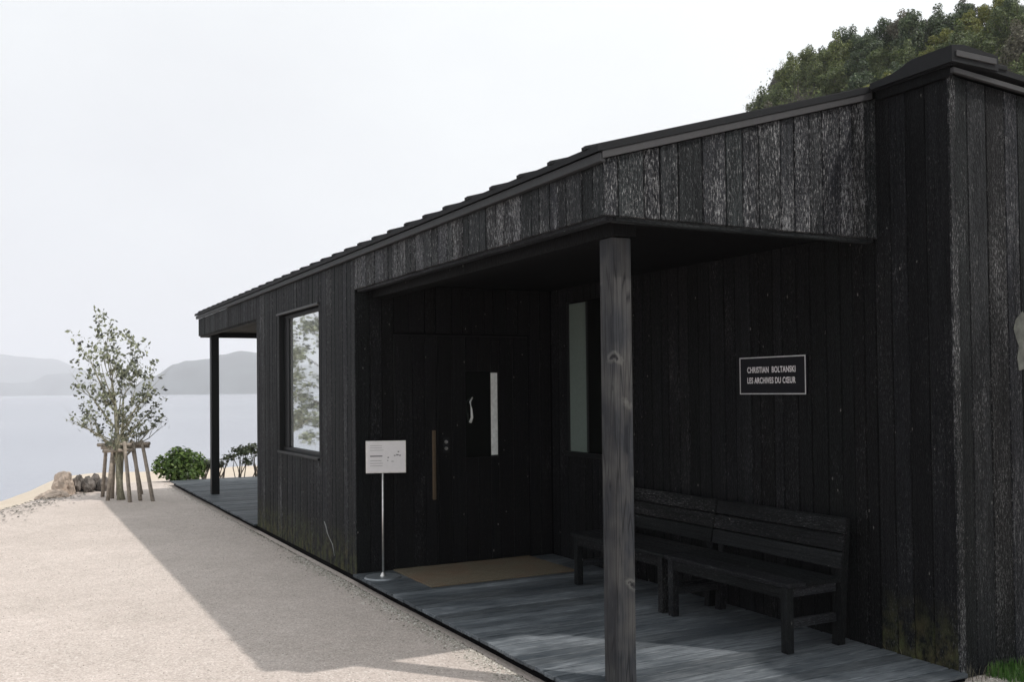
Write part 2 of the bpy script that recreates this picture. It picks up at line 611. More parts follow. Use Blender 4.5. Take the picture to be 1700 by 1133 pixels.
def hillz(x, y):
    r2 = (x + 45) ** 2 + (y - 60) ** 2
    s = (x - 4.2) * 0.643 + (y + 2.75) * 0.766       # metres inland of the spur's flank
    return 22.9 * math.exp(-r2 / (2 * 43.5 ** 2)) * smooth((y - 19.8) / 24.1) * smooth((s + 4.6) / 8.4)


def ground_z(x, y):
    c = -x - coast(y)
    if c > 0:
        z = -0.05 - (0.062 if y > 0 else 0.062 + 0.022 * smooth(-y / 3)) * c * smooth(c / 1.2) + 0.05 * mnoise.noise(Vector((x * 0.5, y * 0.5, 0))) * smooth(c / 3)
        return max(z, -12)
    z = -0.05 + 0.006 * mnoise.noise(Vector((x * 0.8, y * 0.8, 0)))
    if -15 < x < 0.9 and -0.2 < y < 0.5:
        z -= 0.035 * smooth((y + 0.13) / 0.08)      # ground lowered along the deck edge to deepen its dark gap
    hz = hillz(x, y)
    if hz > 0.02:
        z += hz + 0.6 * smooth(hz / 3) * mnoise.noise(Vector((x * 0.15, y * 0.15, 2)))
    return z


def spaced(lo, hi, fine_lo, fine_hi, fine, growth=1.12):
    a = []
    v = fine_lo
    while v <= fine_hi:
        a.append(v)
        v += fine
    s = fine
    v = a[-1]
    while v < hi:
        s *= growth
        v += s
        a.append(v)
    s = fine
    v = a[0]
    pre = []
    while v > lo:
        s *= growth
        v -= s
        pre.append(v)
    return pre[::-1] + a


xs = spaced(-420, 500, -19, 6, 0.25)
ys = sorted(spaced(-420, 500, -6, 6, 0.25) + [-0.18, -0.14, -0.11, -0.08, -0.05, -0.03])
vv = [(x, y, ground_z(x, y)) for y in ys for x in xs]
nx = len(xs)
ff = [(j * nx + i, j * nx + i + 1, (j + 1) * nx + i + 1, (j + 1) * nx + i) for j in range(len(ys) - 1) for i in range(nx - 1)]
g = kind(link('ground', mesh_from('ground', vv, ff), None, M['gravel']), 'structure')
g.data.polygons.foreach_set('use_smooth', [True] * len(g.data.polygons))

# sea: one sheet to the horizon
bm = NB()
rad = [0.0, 60, 150, 400, 1000, 2500, 5800]
prev = [bm.verts.new((-30, 0, SEA))]
for r in rad[1:]:
    ring = [bm.verts.new((-30 + r * math.cos(2 * math.pi * k / 48), r * math.sin(2 * math.pi * k / 48), SEA)) for k in range(48)]
    for k in range(48):
        if len(prev) == 1:
            bm.faces.new((prev[0], ring[k], ring[(k + 1) % 48]))
        else:
            bm.faces.new((prev[k], ring[k], ring[(k + 1) % 48], prev[(k + 1) % 48]))
    prev = ring
kind(obj('sea', bm, M['water']), 'structure')


def far_hills(name, D, prof, depth):
    """prof: list of (angle in degrees from -X towards +Y, height as tangent)"""
    pr = sorted(prof)
    a0, a1 = pr[0][0], pr[-1][0]
    N = int((a1 - a0) * 14)
    V, F = [], []
    rows = [(-0.5, -6, 0), (-0.38, 0.30, 1), (-0.25, 0.58, 1), (-0.1, 0.88, 1), (0.0, 1.0, 1), (0.18, 0.82, 1), (0.5, 0.3, 1), (0.8, -6, 0)]
    for i in range(N + 1):
        a = min(a1 - 1e-4, a0 + (a1 - a0) * i / N)
        for (p0, h0), (p1, h1) in zip(pr, pr[1:]):
            if p0 <= a <= p1:
                t = (a - p0) / (p1 - p0)
                hh = h0 + (h1 - h0) * (t * t * (3 - 2 * t))
                break
        hh = max(0.0, min(hh, 0.06)) * D
        for (dd, hf, on) in rows:
            d = D + dd * depth * (1 + 0.25 * mnoise.noise(Vector((a * 0.8, dd, D * 0.01))))
            x = CAM.x - d * math.cos(R_(a))
            y = CAM.y + d * math.sin(R_(a))
            if on:
                z = hh * hf
                nz = mnoise.noise(Vector((x * 0.004, y * 0.004, 1))) * 0.10 * hh + mnoise.noise(Vector((x * 0.02, y * 0.02, 4))) * 2.2
                z = SEA - 1 + max(0, z + nz * min(1, hh / 30) + 1)
            else:
                z = SEA - 6
            V.append((x, y, z))
    n = len(rows)
    for i in range(N):
        for k in range(n - 1):
            F.append((i * n + k, (i + 1) * n + k, (i + 1) * n + k + 1, i * n + k + 1))
    o = link(name, mesh_from(name, V, F), None, M['hill_far'])
    o.data.polygons.foreach_set('use_smooth', [True] * len(o.data.polygons))
    return kind(o, 'structure')


far_hills('far_hills', 4700, [(-30, 0.0), (-22, 0.022), (-12, 0.03), (-6, 0.040), (-0.1, 0.0375), (0.8, 0.036), (2.2, 0.034), (4.2, 0.022), (6, 0.010), (8, 0.0)], 900)
far_hills('low_headland', 3600, [(-14, 0.0), (-9, 0.012), (-5, 0.006), (-1, 0.0145), (0.6, 0.012), (1.2, 0.012), (2.2, 0.019), (3.1, 0.0205), (4.2, 0.012), (5.6, 0.004), (6.6, 0.0)], 500)
far_hills('right_hills', 2300, [(4.6, 0.0), (6.2, 0.007), (7.3, 0.017), (8.6, 0.0285), (9.2, 0.0315), (10.3, 0.033), (11.0, 0.0375), (12.2, 0.0415), (14, 0.040), (17, 0.048), (24, 0.05), (32, 0.035), (38, 0.0)], 600)

# ------------------------------------------------------------------ the pavilion
ZT, ZB, Y2, XR, XD, XW, XL = 2.852, 2.498, 2.008, 0.527, -4.0145, -7.749, -11.715
SL = (3.44 - ZT) / 2.05
RIDGE_Y = 2.0


def roof_z(y):
    """top face of the main roof"""
    if y <= RIDGE_Y:
        return ZT + (y + 0.05) * SL
    return 3.44 - (y - RIDGE_Y) * 0.06


pav = thing('pavilion', 'low black charred-timber pavilion with an open porch and a dark metal shed roof', 'building', (XD, 0, -0.05))
plank_cache = {}


def plank_widths(L, seed, lo=0.125, hi=0.20):
    r = random.Random(seed)
    out = []
    left = L
    ch = [0.09, 0.105, 0.12, 0.14, 0.165]
    while left > 0.27:
        q = r.choice(ch)
        out.append(q)
        left -= q
    k = 2 if left > 0.17 else 1
    out += [left / k] * k
    return out


def plank(parent, axis, u, w, n0, z0, z1, mat, out=1, slope=0.0, thick=0.022, name='plank', proud=None):
    """vertical board. axis 0: wall runs along X (face towards -Y), 1: wall runs along Y (face towards +X).
    n0 = coordinate of the board's back, z1 = top at its start, slope = rise per metre of u"""
    gap = 0.006
    key = (axis, round(w, 3), round(z1 - z0, 3), mat, round(slope, 3), thick)
    if key not in plank_cache:
        bm = NB()
        h = z1 - z0
        h2 = h + slope * w
        a, b = gap / 2, w - gap / 2
        if axis == 0:
            hexa(bm, [(a, -thick, 0), (b, -thick, 0), (b, 0, 0), (a, 0, 0), (a, -thick, h), (b, -thick, h2), (b, 0, h2), (a, 0, h)])
        else:
            hexa(bm, [(0, a, 0), (thick, a, 0), (thick, b, 0), (0, b, 0), (0, a, h), (thick, a, h), (thick, b, h2), (0, b, h2)])
        bev(bm, 0.004)
        me = bpy.data.meshes.new(name)
        bm.to_mesh(me)
        bm.free()
        me.materials.append(M[mat])
        plank_cache[key] = me
    j = rnd.uniform(-0.0025, 0.0025) if proud is None else proud
    p = Vector((u, n0 - j, z0)) if axis == 0 else Vector((n0 + j, u, z0))
    return link(name, plank_cache[key], parent, None, p - wloc(parent))


def plank_row(parent, axis, u0, u1, n0, z0, z1, mat, seed, slope=0.0, holes=(), thick=0.022):
    """holes: (ua, ub, za, zb) openings; board joints are moved onto their sides"""
    cuts = sorted({u0, u1, *[h[0] for h in holes], *[h[1] for h in holes]})
    i = 0
    for a, b in zip(cuts, cuts[1:]):
        i += 1
        u = a
        spans = [(z0, None)]
        for h in holes:
            if h[0] - 1e-6 <= a and b <= h[1] + 1e-6:
                spans = []
                if h[2] > z0 + 0.01:
                    spans.append((z0, h[2]))
                spans.append((h[3], None))
        for q in plank_widths(b - a, seed + i):
            top = z1 + slope * (u - u0)
            for s0, s1 in spans:
                if s1 is None:
                    plank(parent, axis, u, q, n0, s0, top, mat, slope=slope, thick=thick)
                else:
                    plank(parent, axis, u, q, n0, s0, s1, mat, thick=thick)
            u += q


# body cores (solid black backing so no light leaks through the joints)
bm = NB()


def prism_x(bm, x0, x1, prof):
    n = len(prof)
    a = [bm.verts.new((x0, y, z)) for y, z in prof]
    b = [bm.verts.new((x1, y, z)) for y, z in prof]
    bm.faces.new(a)
    bm.faces.new(b[::-1])
    for i in range(n):
        bm.faces.new((a[i], b[i], b[(i + 1) % n], a[(i + 1) % n]))


prism_x(bm, XW + 0.03, XD - 0.03, [(0.26, -0.1), (8, -0.1), (8, roof_z(8) - 0.06), (2, roof_z(2) - 0.06), (0.26, roof_z(0.26) - 0.06)])
bmesh.ops.recalc_face_normals(bm, faces=bm.faces)
obj('inner_wall', bm, M['core'], pav)
bm = NB()
prism_x(bm, XD - 0.02, XR - 0.03, [(Y2 + 0.03, -0.1), (8, -0.1), (8, roof_z(8) - 0.06), (Y2 + 0.03, roof_z(Y2) - 0.07)])
bmesh.ops.recalc_face_normals(bm, faces=bm.faces)
obj('inner_wall', bm, M['core'], pav)

# front wall round the tall window
WX0, WX1, WZ0, WZ1 = -6.678, -5.119, 0.92, 2.455
bm = NB()
top = ZT - 0.075
box(bm, XW + 0.012, WX0, 0.022, 0.255, -0.14, top)
box(bm, WX1, XD - 0.012, 0.022, 0.255, -0.14, top)
box(bm, WX0, WX1, 0.022, 0.255, -0.14, WZ0)
box(bm, WX0, WX1, 0.022, 0.255, WZ1, top)
fw = obj('front_wall', bm, M['core'], pav)
plank_row(fw, 0, XW, XD, 0.022, -0.03, ZT - 0.082, 'char', 11, holes=[(WX0, WX1, WZ0, WZ1)])
# long fascia over the porch and over the far terrace
bm = NB()
box(bm, XD - 0.01, -0.024, 0.022, 0.06, ZB + 0.012, top)
fa = obj('porch_fascia', bm, M['core'], pav)
plank_row(fa, 0, XD, 0.0, 0.022, ZB, ZT - 0.082, 'char_worn', 31)
bm = NB()
box(bm, XL + 0.02, XW + 0.01, 0.022, 0.06, ZB + 0.012, top)
fb = obj('terrace_fascia', bm, M['core'], pav)
plank_row(fb, 0, XL, XW, 0.022, ZB, ZT - 0.082, 'char', 51)
# fascia of the porch's open side, rising with the roof
bm = NB()
for (y0, y1) in ((0.05, Y2 - 0.005),):
    hexa(bm, [(-0.06, y0, ZB + 0.012), (-0.024, y0, ZB + 0.012), (-0.024, y1, ZB + 0.012), (-0.06, y1, ZB + 0.012),
              (-0.06, y0, roof_z(y0) - 0.085), (-0.024, y0, roof_z(y0) - 0.085), (-0.024, y1, roof_z(y1) - 0.085), (-0.06, y1, roof_z(y1) - 0.085)])
fc = obj('side_fascia', bm, M['core'], pav)
plank_row(fc, 1, 0.0, Y2 - 0.002, -0.022, ZB, roof_z(0) - 0.077, 'char_worn', 71, slope=SL)
# drip battens under the fascias
obj('fascia_batten', bbox(XD + 0.002, -0.026, 0.024, 0.085, ZB - 0.022, ZB + 0.008), M['char_x'], pav)
obj('fascia_batten', bbox(XL + 0.02, XW - 0.004, 0.024, 0.085, ZB - 0.022, ZB + 0.008), M['char_x'], pav)
obj('fascia_batten', bbox(-0.085, -0.026, 0.09, Y2 - 0.03, ZB - 0.022, ZB + 0.008), M['char_y'], pav)
# far end fascia of the terrace roof
bm = NB()
y0, y1 = 0.07, 8.0
hexa(bm, [(XL, 0.03, ZB - 0.02), (XL + 0.05, 0.03, ZB - 0.02), (XL + 0.05, y1, ZB - 0.02), (XL, y1, ZB - 0.02),
          (XL, 0.03, ZT - 0.09), (XL + 0.05, 0.03, ZT - 0.09), (XL + 0.05, y1, ZT - 0.09), (XL, y1, ZT - 0.09)])
obj('end_fascia', bm, M['char_shade_dark'], pav)

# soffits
obj('soffit', bbox(XD + 0.01, -0.062, 0.062, Y2 + 0.02, ZB + 0.06, ZB + 0.09), M['char_shade_dark'], pav)
obj('soffit', bbox(XL + 0.055, XW - 0.006, 0.062, 7.9, ZB + 0.06, ZB + 0.09), M['char_shade_dark'], pav)
obj('porch_beam', bbox(XD + 0.02, -0.14, 0.155, 0.295, ZB - 0.075, ZB + 0.058), M['char_shade_dark'], pav)
# terrace end wall, facing the sea
bw = NB()
box(bw, XW, XW + 0.028, 0.024, 7.9, -0.08, ZB + 0.058)
obj('end_wall', bw, M['char_shade_dark'], pav)

# back wall of the porch (carries the sign) and of the corner block
bm = NB()
box(bm, XD + 0.005, XR - 0.012, Y2 + 0.002, Y2 + 0.028, -0.08, 3.33)
bwl = obj('porch_wall', bm, M['core'], pav)
GX0, GX1, GZ0, GZ1 = -3.70, -2.95, 1.0, 2.42
plank_row(bwl, 0, XD + 0.012, -0.024, Y2, -0.02, ZB + 0.055, 'char_porch_shade', 91, holes=[(GX0, GX1, GZ0, GZ1)])
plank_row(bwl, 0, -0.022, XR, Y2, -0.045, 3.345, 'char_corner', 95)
# side wall going back
bm = NB()
hexa(bm, [(XR - 0.03, Y2 + 0.03, -0.09), (XR - 0.024, Y2 + 0.03, -0.09), (XR - 0.024, 8, -0.09), (XR - 0.03, 8, -0.09),
          (XR - 0.03, Y2 + 0.03, 3.35), (XR - 0.024, Y2 + 0.03, 3.35), (XR - 0.024, 8, roof_z(8) - 0.1), (XR - 0.03, 8, roof_z(8) - 0.1)])
sw = obj('side_wall', bm, M['core'], pav)
plank_row(sw, 1, Y2 - 0.022, 7.6, XR - 0.022, -0.045, 3.352, 'char_mid', 111, slope=-0.06)
obj('corner_board', bbox(XR - 0.004, XR + 0.012, Y2 - 0.04, Y2 + 0.012, -0.045, 3.35), M['char_worn'], pav)

# entrance wall (faces the open side), with a fixed panel, a sliding door and its handle
DY0, DY1, DZ = 0.80, 1.735, 2.105
bm = NB()
box(bm, XD - 0.05, XD - 0.024, 0.03, Y2 - 0.002, -0.08, ZB + 0.058)
ew = obj('entrance_wall', bm, M['core'], pav)
plank_row(ew, 1, 0.0, 0.36, XD - 0.022, -0.02, ZB + 0.055, 'char_porch_shade', 131)
plank_row(ew, 1, 0.36, 1.75, XD - 0.022, 2.13, ZB + 0.055, 'char_shade_dark', 133)
plank_row(ew, 1, 1.75, Y2 - 0.024, XD - 0.022, 0.002, ZB + 0.055, 'char_shade_dark', 135)
fp = obj('fixed_panel', bbox(XD - 0.02, XD - 0.006, 0.365, 0.785, 0.004, 2.11), M['frame'], pav)
plank_row(fp, 1, 0.372, 0.778, XD - 0.006, 0.01, 2.10, 'char_porch_shade', 141, thick=0.014)
door = obj('door', bbox(XD - 0.022, XD - 0.012, 0.79, 1.74, 0.004, 2.11), M['frame'], pav)
for (u, q) in ((0.795, 0.135), (0.93, 0.14)):
    plank(door, 1, u, q, XD - 0.012, 0.01, 2.10, 'char_shade_dark', thick=0.014)
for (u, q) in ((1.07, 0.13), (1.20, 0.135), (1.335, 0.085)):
    plank(door, 1, u, q, XD - 0.012, 0.01, 0.965, 'char_shade_dark', thick=0.014)
    plank(door, 1, u, q, XD - 0.012, 1.775, 2.10, 'char_shade_dark', thick=0.014)
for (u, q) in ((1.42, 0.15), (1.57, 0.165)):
    plank(door, 1, u, q, XD - 0.012, 0.01, 2.10, 'char_shade_dark', thick=0.014)
obj('glass_pane', bbox(XD - 0.011, XD - 0.006, 1.075, 1.33, 0.97, 1.77, b=0.001), M['glass_dark'], door)
o = obj('painted_daylight_strip', bbox(XD - 0.011, XD + 0.002, 1.336, 1.402, 0.985, 1.76, b=0.002), M['daylight_white'], door)  # bright daylight in the glass, painted as a white strip
o['label'] = 'pale strip of glazing with daylight painted into its colour'
bm = NB()
tube(bm, [(XD + 0.004, 1.115, 1.30), (XD + 0.035, 1.118, 1.345), (XD + 0.045, 1.108, 1.42), (XD + 0.035, 1.10, 1.49), (XD + 0.012, 1.135, 1.53)], [0.014, 0.013, 0.009, 0.009, 0.006], 8)
obj('pull_handle', bm, M['daylight_white'], door, smooth=True)
bm = NB()
box(bm, XD - 0.006, XD + 0.016, 0.725, 0.762, 0.60, 1.235)
bev(bm, 0.006)
o = obj('door_pull', bm, M['barewood'], pav)
o['label'] = 'vertical pull of bare brown wood'
for z in (1.065, 1.125):
    bm = NB()
    bmesh.ops.create_cone(bm, cap_ends=True, segments=14, radius1=0.017, radius2=0.013, depth=0.022,
                          matrix=Matrix.Translation((XD + 0.012, 0.865, z)) @ Matrix.Rotation(R_(90), 4, 'Y'))
    obj('lock', bm, M['steel'], door)
obj('lock_plate', bbox(XD + 0.001, XD + 0.005, 0.838, 0.898, 1.03, 1.165, b=0.001), M['frame'], door)

# tall window of the front wall
win = obj('window', bbox(WX0 + 0.012, WX0 + 0.20, 0.062, 0.12, WZ0 + 0.07, WZ1 - 0.04), M['frame'], pav)
win['label'] = 'tall deep-set window reflecting sky and leaves'
obj('frame', bbox(WX1 - 0.05, WX1 - 0.008, 0.062, 0.12, WZ0 + 0.07, WZ1 - 0.04), M['frame'], win)
obj('frame', bbox(WX0 + 0.012, WX1 - 0.008, 0.06, 0.122, WZ1 - 0.039, WZ1 - 0.004), M['frame'], win)
obj('frame', bbox(WX0 + 0.012, WX1 - 0.008, 0.05, 0.122, WZ0 + 0.03, WZ0 + 0.069), M['frame'], win)
obj('pane', bbox(WX0 + 0.201, WX1 - 0.051, 0.082, 0.090, WZ0 + 0.071, WZ1 - 0.041, b=0.001), M['glass'], win)
obj('sill', bbox(WX0 - 0.01, WX1 + 0.01, -0.02, 0.126, WZ0 + 0.003, WZ0 + 0.028), M['frame'], win)
obj('drip_cap', bbox(WX0 - 0.03, WX1 + 0.03, -0.022, 0.0, WZ1 + 0.001, WZ1 + 0.022), M['trim'], win)
for (a, b) in ((WX0, WX0 + 0.011), (WX1 - 0.007, WX1)):
    obj('jamb', bbox(a, b, 0.002, 0.254, WZ0 + 0.03, WZ1 - 0.001, b=0.001), M['frame'], win)

# window at the inner end of the porch wall
w2 = obj('window', bbox(GX0 + 0.001, GX0 + 0.03, Y2 - 0.026, Y2 - 0.001, GZ0 + 0.001, GZ1 - 0.001), M['frame'], pav)
w2['label'] = 'narrow greenish window at the inner end of the porch'
obj('frame', bbox(GX1 - 0.03, GX1 - 0.001, Y2 - 0.026, Y2 - 0.001, GZ0 + 0.001, GZ1 - 0.001), M['frame'], w2)
obj('frame', bbox(GX0 + 0.331, GX0 + 0.36, Y2 - 0.02, Y2 - 0.001, GZ0 + 0.02, GZ1 - 0.02), M['frame'], w2)
obj('sill', bbox(GX0 - 0.02, GX1 + 0.02, Y2 - 0.05, Y2 - 0.027, GZ0 - 0.03, GZ0 + 0.012), M['frame'], w2)
obj('pane', bbox(GX0 + 0.031, GX0 + 0.33, Y2 - 0.012, Y2 - 0.006, GZ0 + 0.014, GZ1 - 0.02, b=0.001), M['glass_green'], w2)
obj('pane', bbox(GX0 + 0.361, GX1 - 0.031, Y2 - 0.012, Y2 - 0.006, GZ0 + 0.014, GZ1 - 0.02, b=0.001), M['glass_dark'], w2)

# posts
p = obj('post', bbox(-0.305, -0.172, 0.165, 0.285, -0.05, ZB - 0.077, b=0.005), M['post'], pav)
p['label'] = 'near square porch post of grey weathered wood with knots'
p = obj('post', bbox(-11.672, -11.54, 0.165, 0.285, -0.02, ZB + 0.058, b=0.004), M['frame'], pav)
p['label'] = 'slim black post under the far terrace corner'

# roof: metal sheet, eave strips, standing seams, corner cap
XO = 0.03
bm = NB()
TH = 0.034


def roof_prof(y0, y1, t0=0.0, t1=TH):
    ysn = [y0] + ([RIDGE_Y] if y0 < RIDGE_Y < y1 else []) + [y1]
    return [(y, roof_z(y) - t0) for y in ysn] + [(y, roof_z(y) - t1) for y in ysn[::-1]]


prism_x(bm, XL - 0.045, XO, roof_prof(-0.05, 8.1))
bmesh.ops.recalc_face_normals(bm, faces=bm.faces)
rf = obj('roof', bm, M['metal'], pav)
bm = NB()
prism_x(bm, XO + 0.001, XR + 0.07, roof_prof(1.93, 8.1))
bmesh.ops.recalc_face_normals(bm, faces=bm.faces)
obj('roof_sheet', bm, M['metal'], rf)
obj('eave_trim', bbox(XL - 0.03, XO - 0.012, -0.034, 0.0, ZT - 0.083, ZT - TH - 0.001), M['eave'], rf)
bm = NB()
a, b = -0.02, 1.94
hexa(bm, [(-0.0, a, roof_z(a) - 0.076), (XO - 0.006, a, roof_z(a) - 0.076), (XO - 0.006, b, roof_z(b) - 0.076), (-0.0, b, roof_z(b) - 0.076),
          (-0.0, a, roof_z(a) - TH - 0.001), (XO - 0.006, a, roof_z(a) - TH - 0.001), (XO - 0.006, b, roof_z(b) - TH - 0.001), (-0.0, b, roof_z(b) - TH - 0.001)])
obj('verge_trim', bev(bm, 0.002), M['trim'], rf)
# corner block: set-back eave board and bright side strip
obj('eave_board', bbox(0.032, XR + 0.03, 1.955, 1.984, 3.335, 3.40), M['char_shade_dark'], rf)
bm = NB()
a, b = 1.956, 8.0
for (x0, x1, t0, t1) in ((XR + 0.032, XR + 0.056, 0.078, 0.048),):
    hexa(bm, [(x0, a, roof_z(a) - t0), (x1, a, roof_z(a) - t0), (x1, b, roof_z(b) - t0), (x0, b, roof_z(b) - t0),
              (x0, a, roof_z(a) - t1), (x1, a, roof_z(a) - t1), (x1, b, roof_z(b) - t1), (x0, b, roof_z(b) - t1)])
obj('side_trim', bev(bm, 0.002), M['trim'], rf)
# cap over the ridge end: curved up at its seaward side
bm = NB()
prof = [(0.035, -0.004), (0.12, 0.0), (0.20, 0.008), (0.26, 0.022), (0.31, 0.042), (0.35, 0.050), (XR + 0.085, 0.050)]
y0, y1 = 1.905, 2.30
ring = []
for (x, dz) in prof:
    zt = 3.44
    ring.append([bm.verts.new((x, y0, zt - 0.045)), bm.verts.new((x, y0, zt + dz - 0.004)), bm.verts.new((x, y0 + 0.1, zt + dz + 0.012)), bm.verts.new((x, y1, zt + dz - 0.01)), bm.verts.new((x, y1, zt - 0.045))])
for q, s in zip(ring, ring[1:]):
    for k in range(5):
        bm.faces.new((q[k], s[k], s[(k + 1) % 5], q[(k + 1) % 5]))
bm.faces.new(ring[0])
bm.faces.new(ring[-1][::-1])
bmesh.ops.recalc_face_normals(bm, faces=bm.faces)
obj('ridge_cap', bm, M['metal'], rf)
obj('cap_trim', bbox(XR + 0.086, XR + 0.096, 1.93, 2.27, 3.425, 3.458, b=0.002), M['trim'], rf)
obj('cap_step', bbox(XR - 0.05, XR + 0.08, 2.301, 2.39, 3.41, 3.44, b=0.004), M['metal'], rf)
# standing seams
bm = NB()
Ls = 2.08 * math.sqrt(1 + SL * SL)
hexa(bm, [(-0.012, 0, 0), (0.012, 0, 0), (0.012, 2.08, 2.08 * SL), (-0.012, 2.08, 2.08 * SL),
          (-0.008, 0.0, 0.020), (0.008, 0.0, 0.020), (0.008, 2.08, 2.08 * SL + 0.020), (-0.008, 2.08, 2.08 * SL + 0.020)])
box(bm, -0.012, 0.04, -0.012, 0.05, -0.004, 0.012)
ms_ = bpy.data.meshes.new('seam')
bm.to_mesh(ms_)
bm.free()
ms_.materials.append(M['metal'])
x = -0.104
while x > XL:
    link('seam', ms_, rf, None, Vector((x, -0.048, ZT + 0.001)) - wloc(rf))
    x -= 0.364

# small scars on the cladding
bm = NB()
pts = [(-4.96, 0.345), (-4.90, 0.30), (-4.86, 0.245), (-4.78, 0.20), (-4.70, 0.16), (-4.665, 0.10), (-4.64, 0.06)]
wd = [0.012, 0.02, 0.014, 0.010, 0.012, 0.009, 0.004]
vf = []
for (x, z), q in zip(pts, wd):
    vf.append([bm.verts.new((x - q, -0.0035, z)), bm.verts.new((x + q, -0.0035, z + 0.006)), bm.verts.new((x + q * 0.5, -0.0065, z + 0.002))])
for a, b in zip(vf, vf[1:]):
    bm.faces.new((a[0], a[2], b[2], b[0]))
    bm.faces.new((a[2], a[1], b[1], b[2]))
o = obj('scrape', bm, plain('scraped_wood', (0.20, 0.21, 0.21), 0.8, var=0.4), fw)
bm = NB()
cen = (XR + 0.0055, 2.60, 1.86)
outl = []
for k in range(18):
    a = 2 * math.pi * k / 18
    r = 1 + 0.22 * math.sin(3 * a + 1) + 0.15 * math.sin(5 * a)
    outl.append((cen[0] - 0.001, cen[1] + 0.095 * r * math.cos(a), cen[2] + 0.16 * r * math.sin(a)))
c0 = bm.verts.new((cen[0] + 0.008, cen[1], cen[2]))
ov = [bm.verts.new(q) for q in outl]
for k in range(18):
    bm.faces.new((c0, ov[k], ov[(k + 1) % 18]))
obj('bare_patch', bm, plain('bare_pale_wood', (0.09, 0.095, 0.085), 0.85, var=0.6, bump=0.5, scale=14), sw)

# ------------------------------------------------------------------ deck
deck = thing('deck', 'weathered blue-grey timber deck running under the porch and out to the seaward terrace', 'deck', (XD, 0, -0.05))
bm = NB()
box(bm, XR + 0.03 - 5.0, XR + 0.03, 0.02, Y2 - 0.03, -0.10, -0.026)
obj('joist', bm, M['core'], deck)
bm = NB()
box(bm, -14.4, XW - 0.01, 0.02, 4.6, -0.12, -0.026)
obj('joist', bm, M['core'], deck)
dcache = {}


def deck_planks(x0, x1, y0, y1):
    x = x0
    n = round((x1 - x0) / 0.12)
    q = (x1 - x0) / n
    key = (round(q, 4), y0, y1)
    if key not in dcache:
        bm = NB()
        box(bm, 0.006, q - 0.006, 0, y1 - y0, -0.024, 0)
        bev(bm, 0.003)
        me = bpy.data.meshes.new('plank')
        bm.to_mesh(me)
        bm.free()
        me.materials.append(M['deck'])
        dcache[key] = me
    for i in range(n):
        link('plank', dcache[key], deck, None, Vector((x0 + i * q, y0 + rnd.uniform(-0.004, 0.004), rnd.uniform(-0.0015, 0.0015))) - wloc(deck))


deck_planks(XD + 0.004, XR + 0.05, -0.035, Y2 - 0.024)
deck_planks(-14.45, XW - 0.004, -0.035, 4.6)

# ------------------------------------------------------------------ things in the porch
# sign
sx0, sx1, sz0, sz1 = -1.245, -0.595, 1.547, 1.81
sg = thing('wall_sign', 'black wall sign with pale border and two lines of white capitals above the benches', 'sign', ((sx0 + sx1) / 2, Y2 - 0.03, (sz0 + sz1) / 2))
obj('panel', bbox(sx0, sx1, Y2 - 0.042, Y2 - 0.026, sz0, sz1, b=0.001), M['signface'], sg)
tt = 0.008
for a in ((sx0, sx1, sz0, sz0 + tt), (sx0, sx1, sz1 - tt, sz1), (sx0, sx0 + tt, sz0 + tt, sz1 - tt), (sx1 - tt, sx1, sz0 + tt, sz1 - tt)):
    obj('border', bbox(a[0], a[1], Y2 - 0.0455, Y2 - 0.0425, a[2], a[3], b=0.0005), M['signline'], sg)


def text_mesh(name, s, x0, x1, zc, hgt, y, parent, mat, bold=0.022):
    cu = bpy.data.curves.new(name, 'FONT')
    cu.body = s
    cu.size = 1.0
    cu.offset = bold
    cu.extrude = 0.01
    cu.space_character = 1.08
    o = bpy.data.objects.new(name, cu)
    COL.objects.link(o)
    bpy.context.view_layer.update()
    dg = bpy.context.evaluated_depsgraph_get()
    me = bpy.data.meshes.new_from_object(o.evaluated_get(dg))
    bpy.data.objects.remove(o)
    xsn = [v.co.x for v in me.vertices]
    ysn = [v.co.y for v in me.vertices]
    a, b, c, d = min(xsn), max(xsn), min(ysn), max(ysn)
    org = wloc(parent)
    for v in me.vertices:
        X = x0 + (v.co.x - a) / (b - a) * (x1 - x0)
        Z = zc - hgt / 2 + (v.co.y - c) / (d - c) * hgt
        v.co = Vector((X, y - 0.001 if v.co.z > 0 else y, Z)) - org
    me.materials.clear()
    me.materials.append(mat)
    return link(name, me, parent)


text_mesh('lettering', 'CHRISTIAN  BOLTANSKI', -1.165, -0.69, 1.7195, 0.043, Y2 - 0.0425, sg, M['letter'])
text_mesh('lettering', 'LES ARCHIVES DU C\u0152UR', -1.165, -0.69, 1.645, 0.043, Y2 - 0.0425, sg, M['letter'])


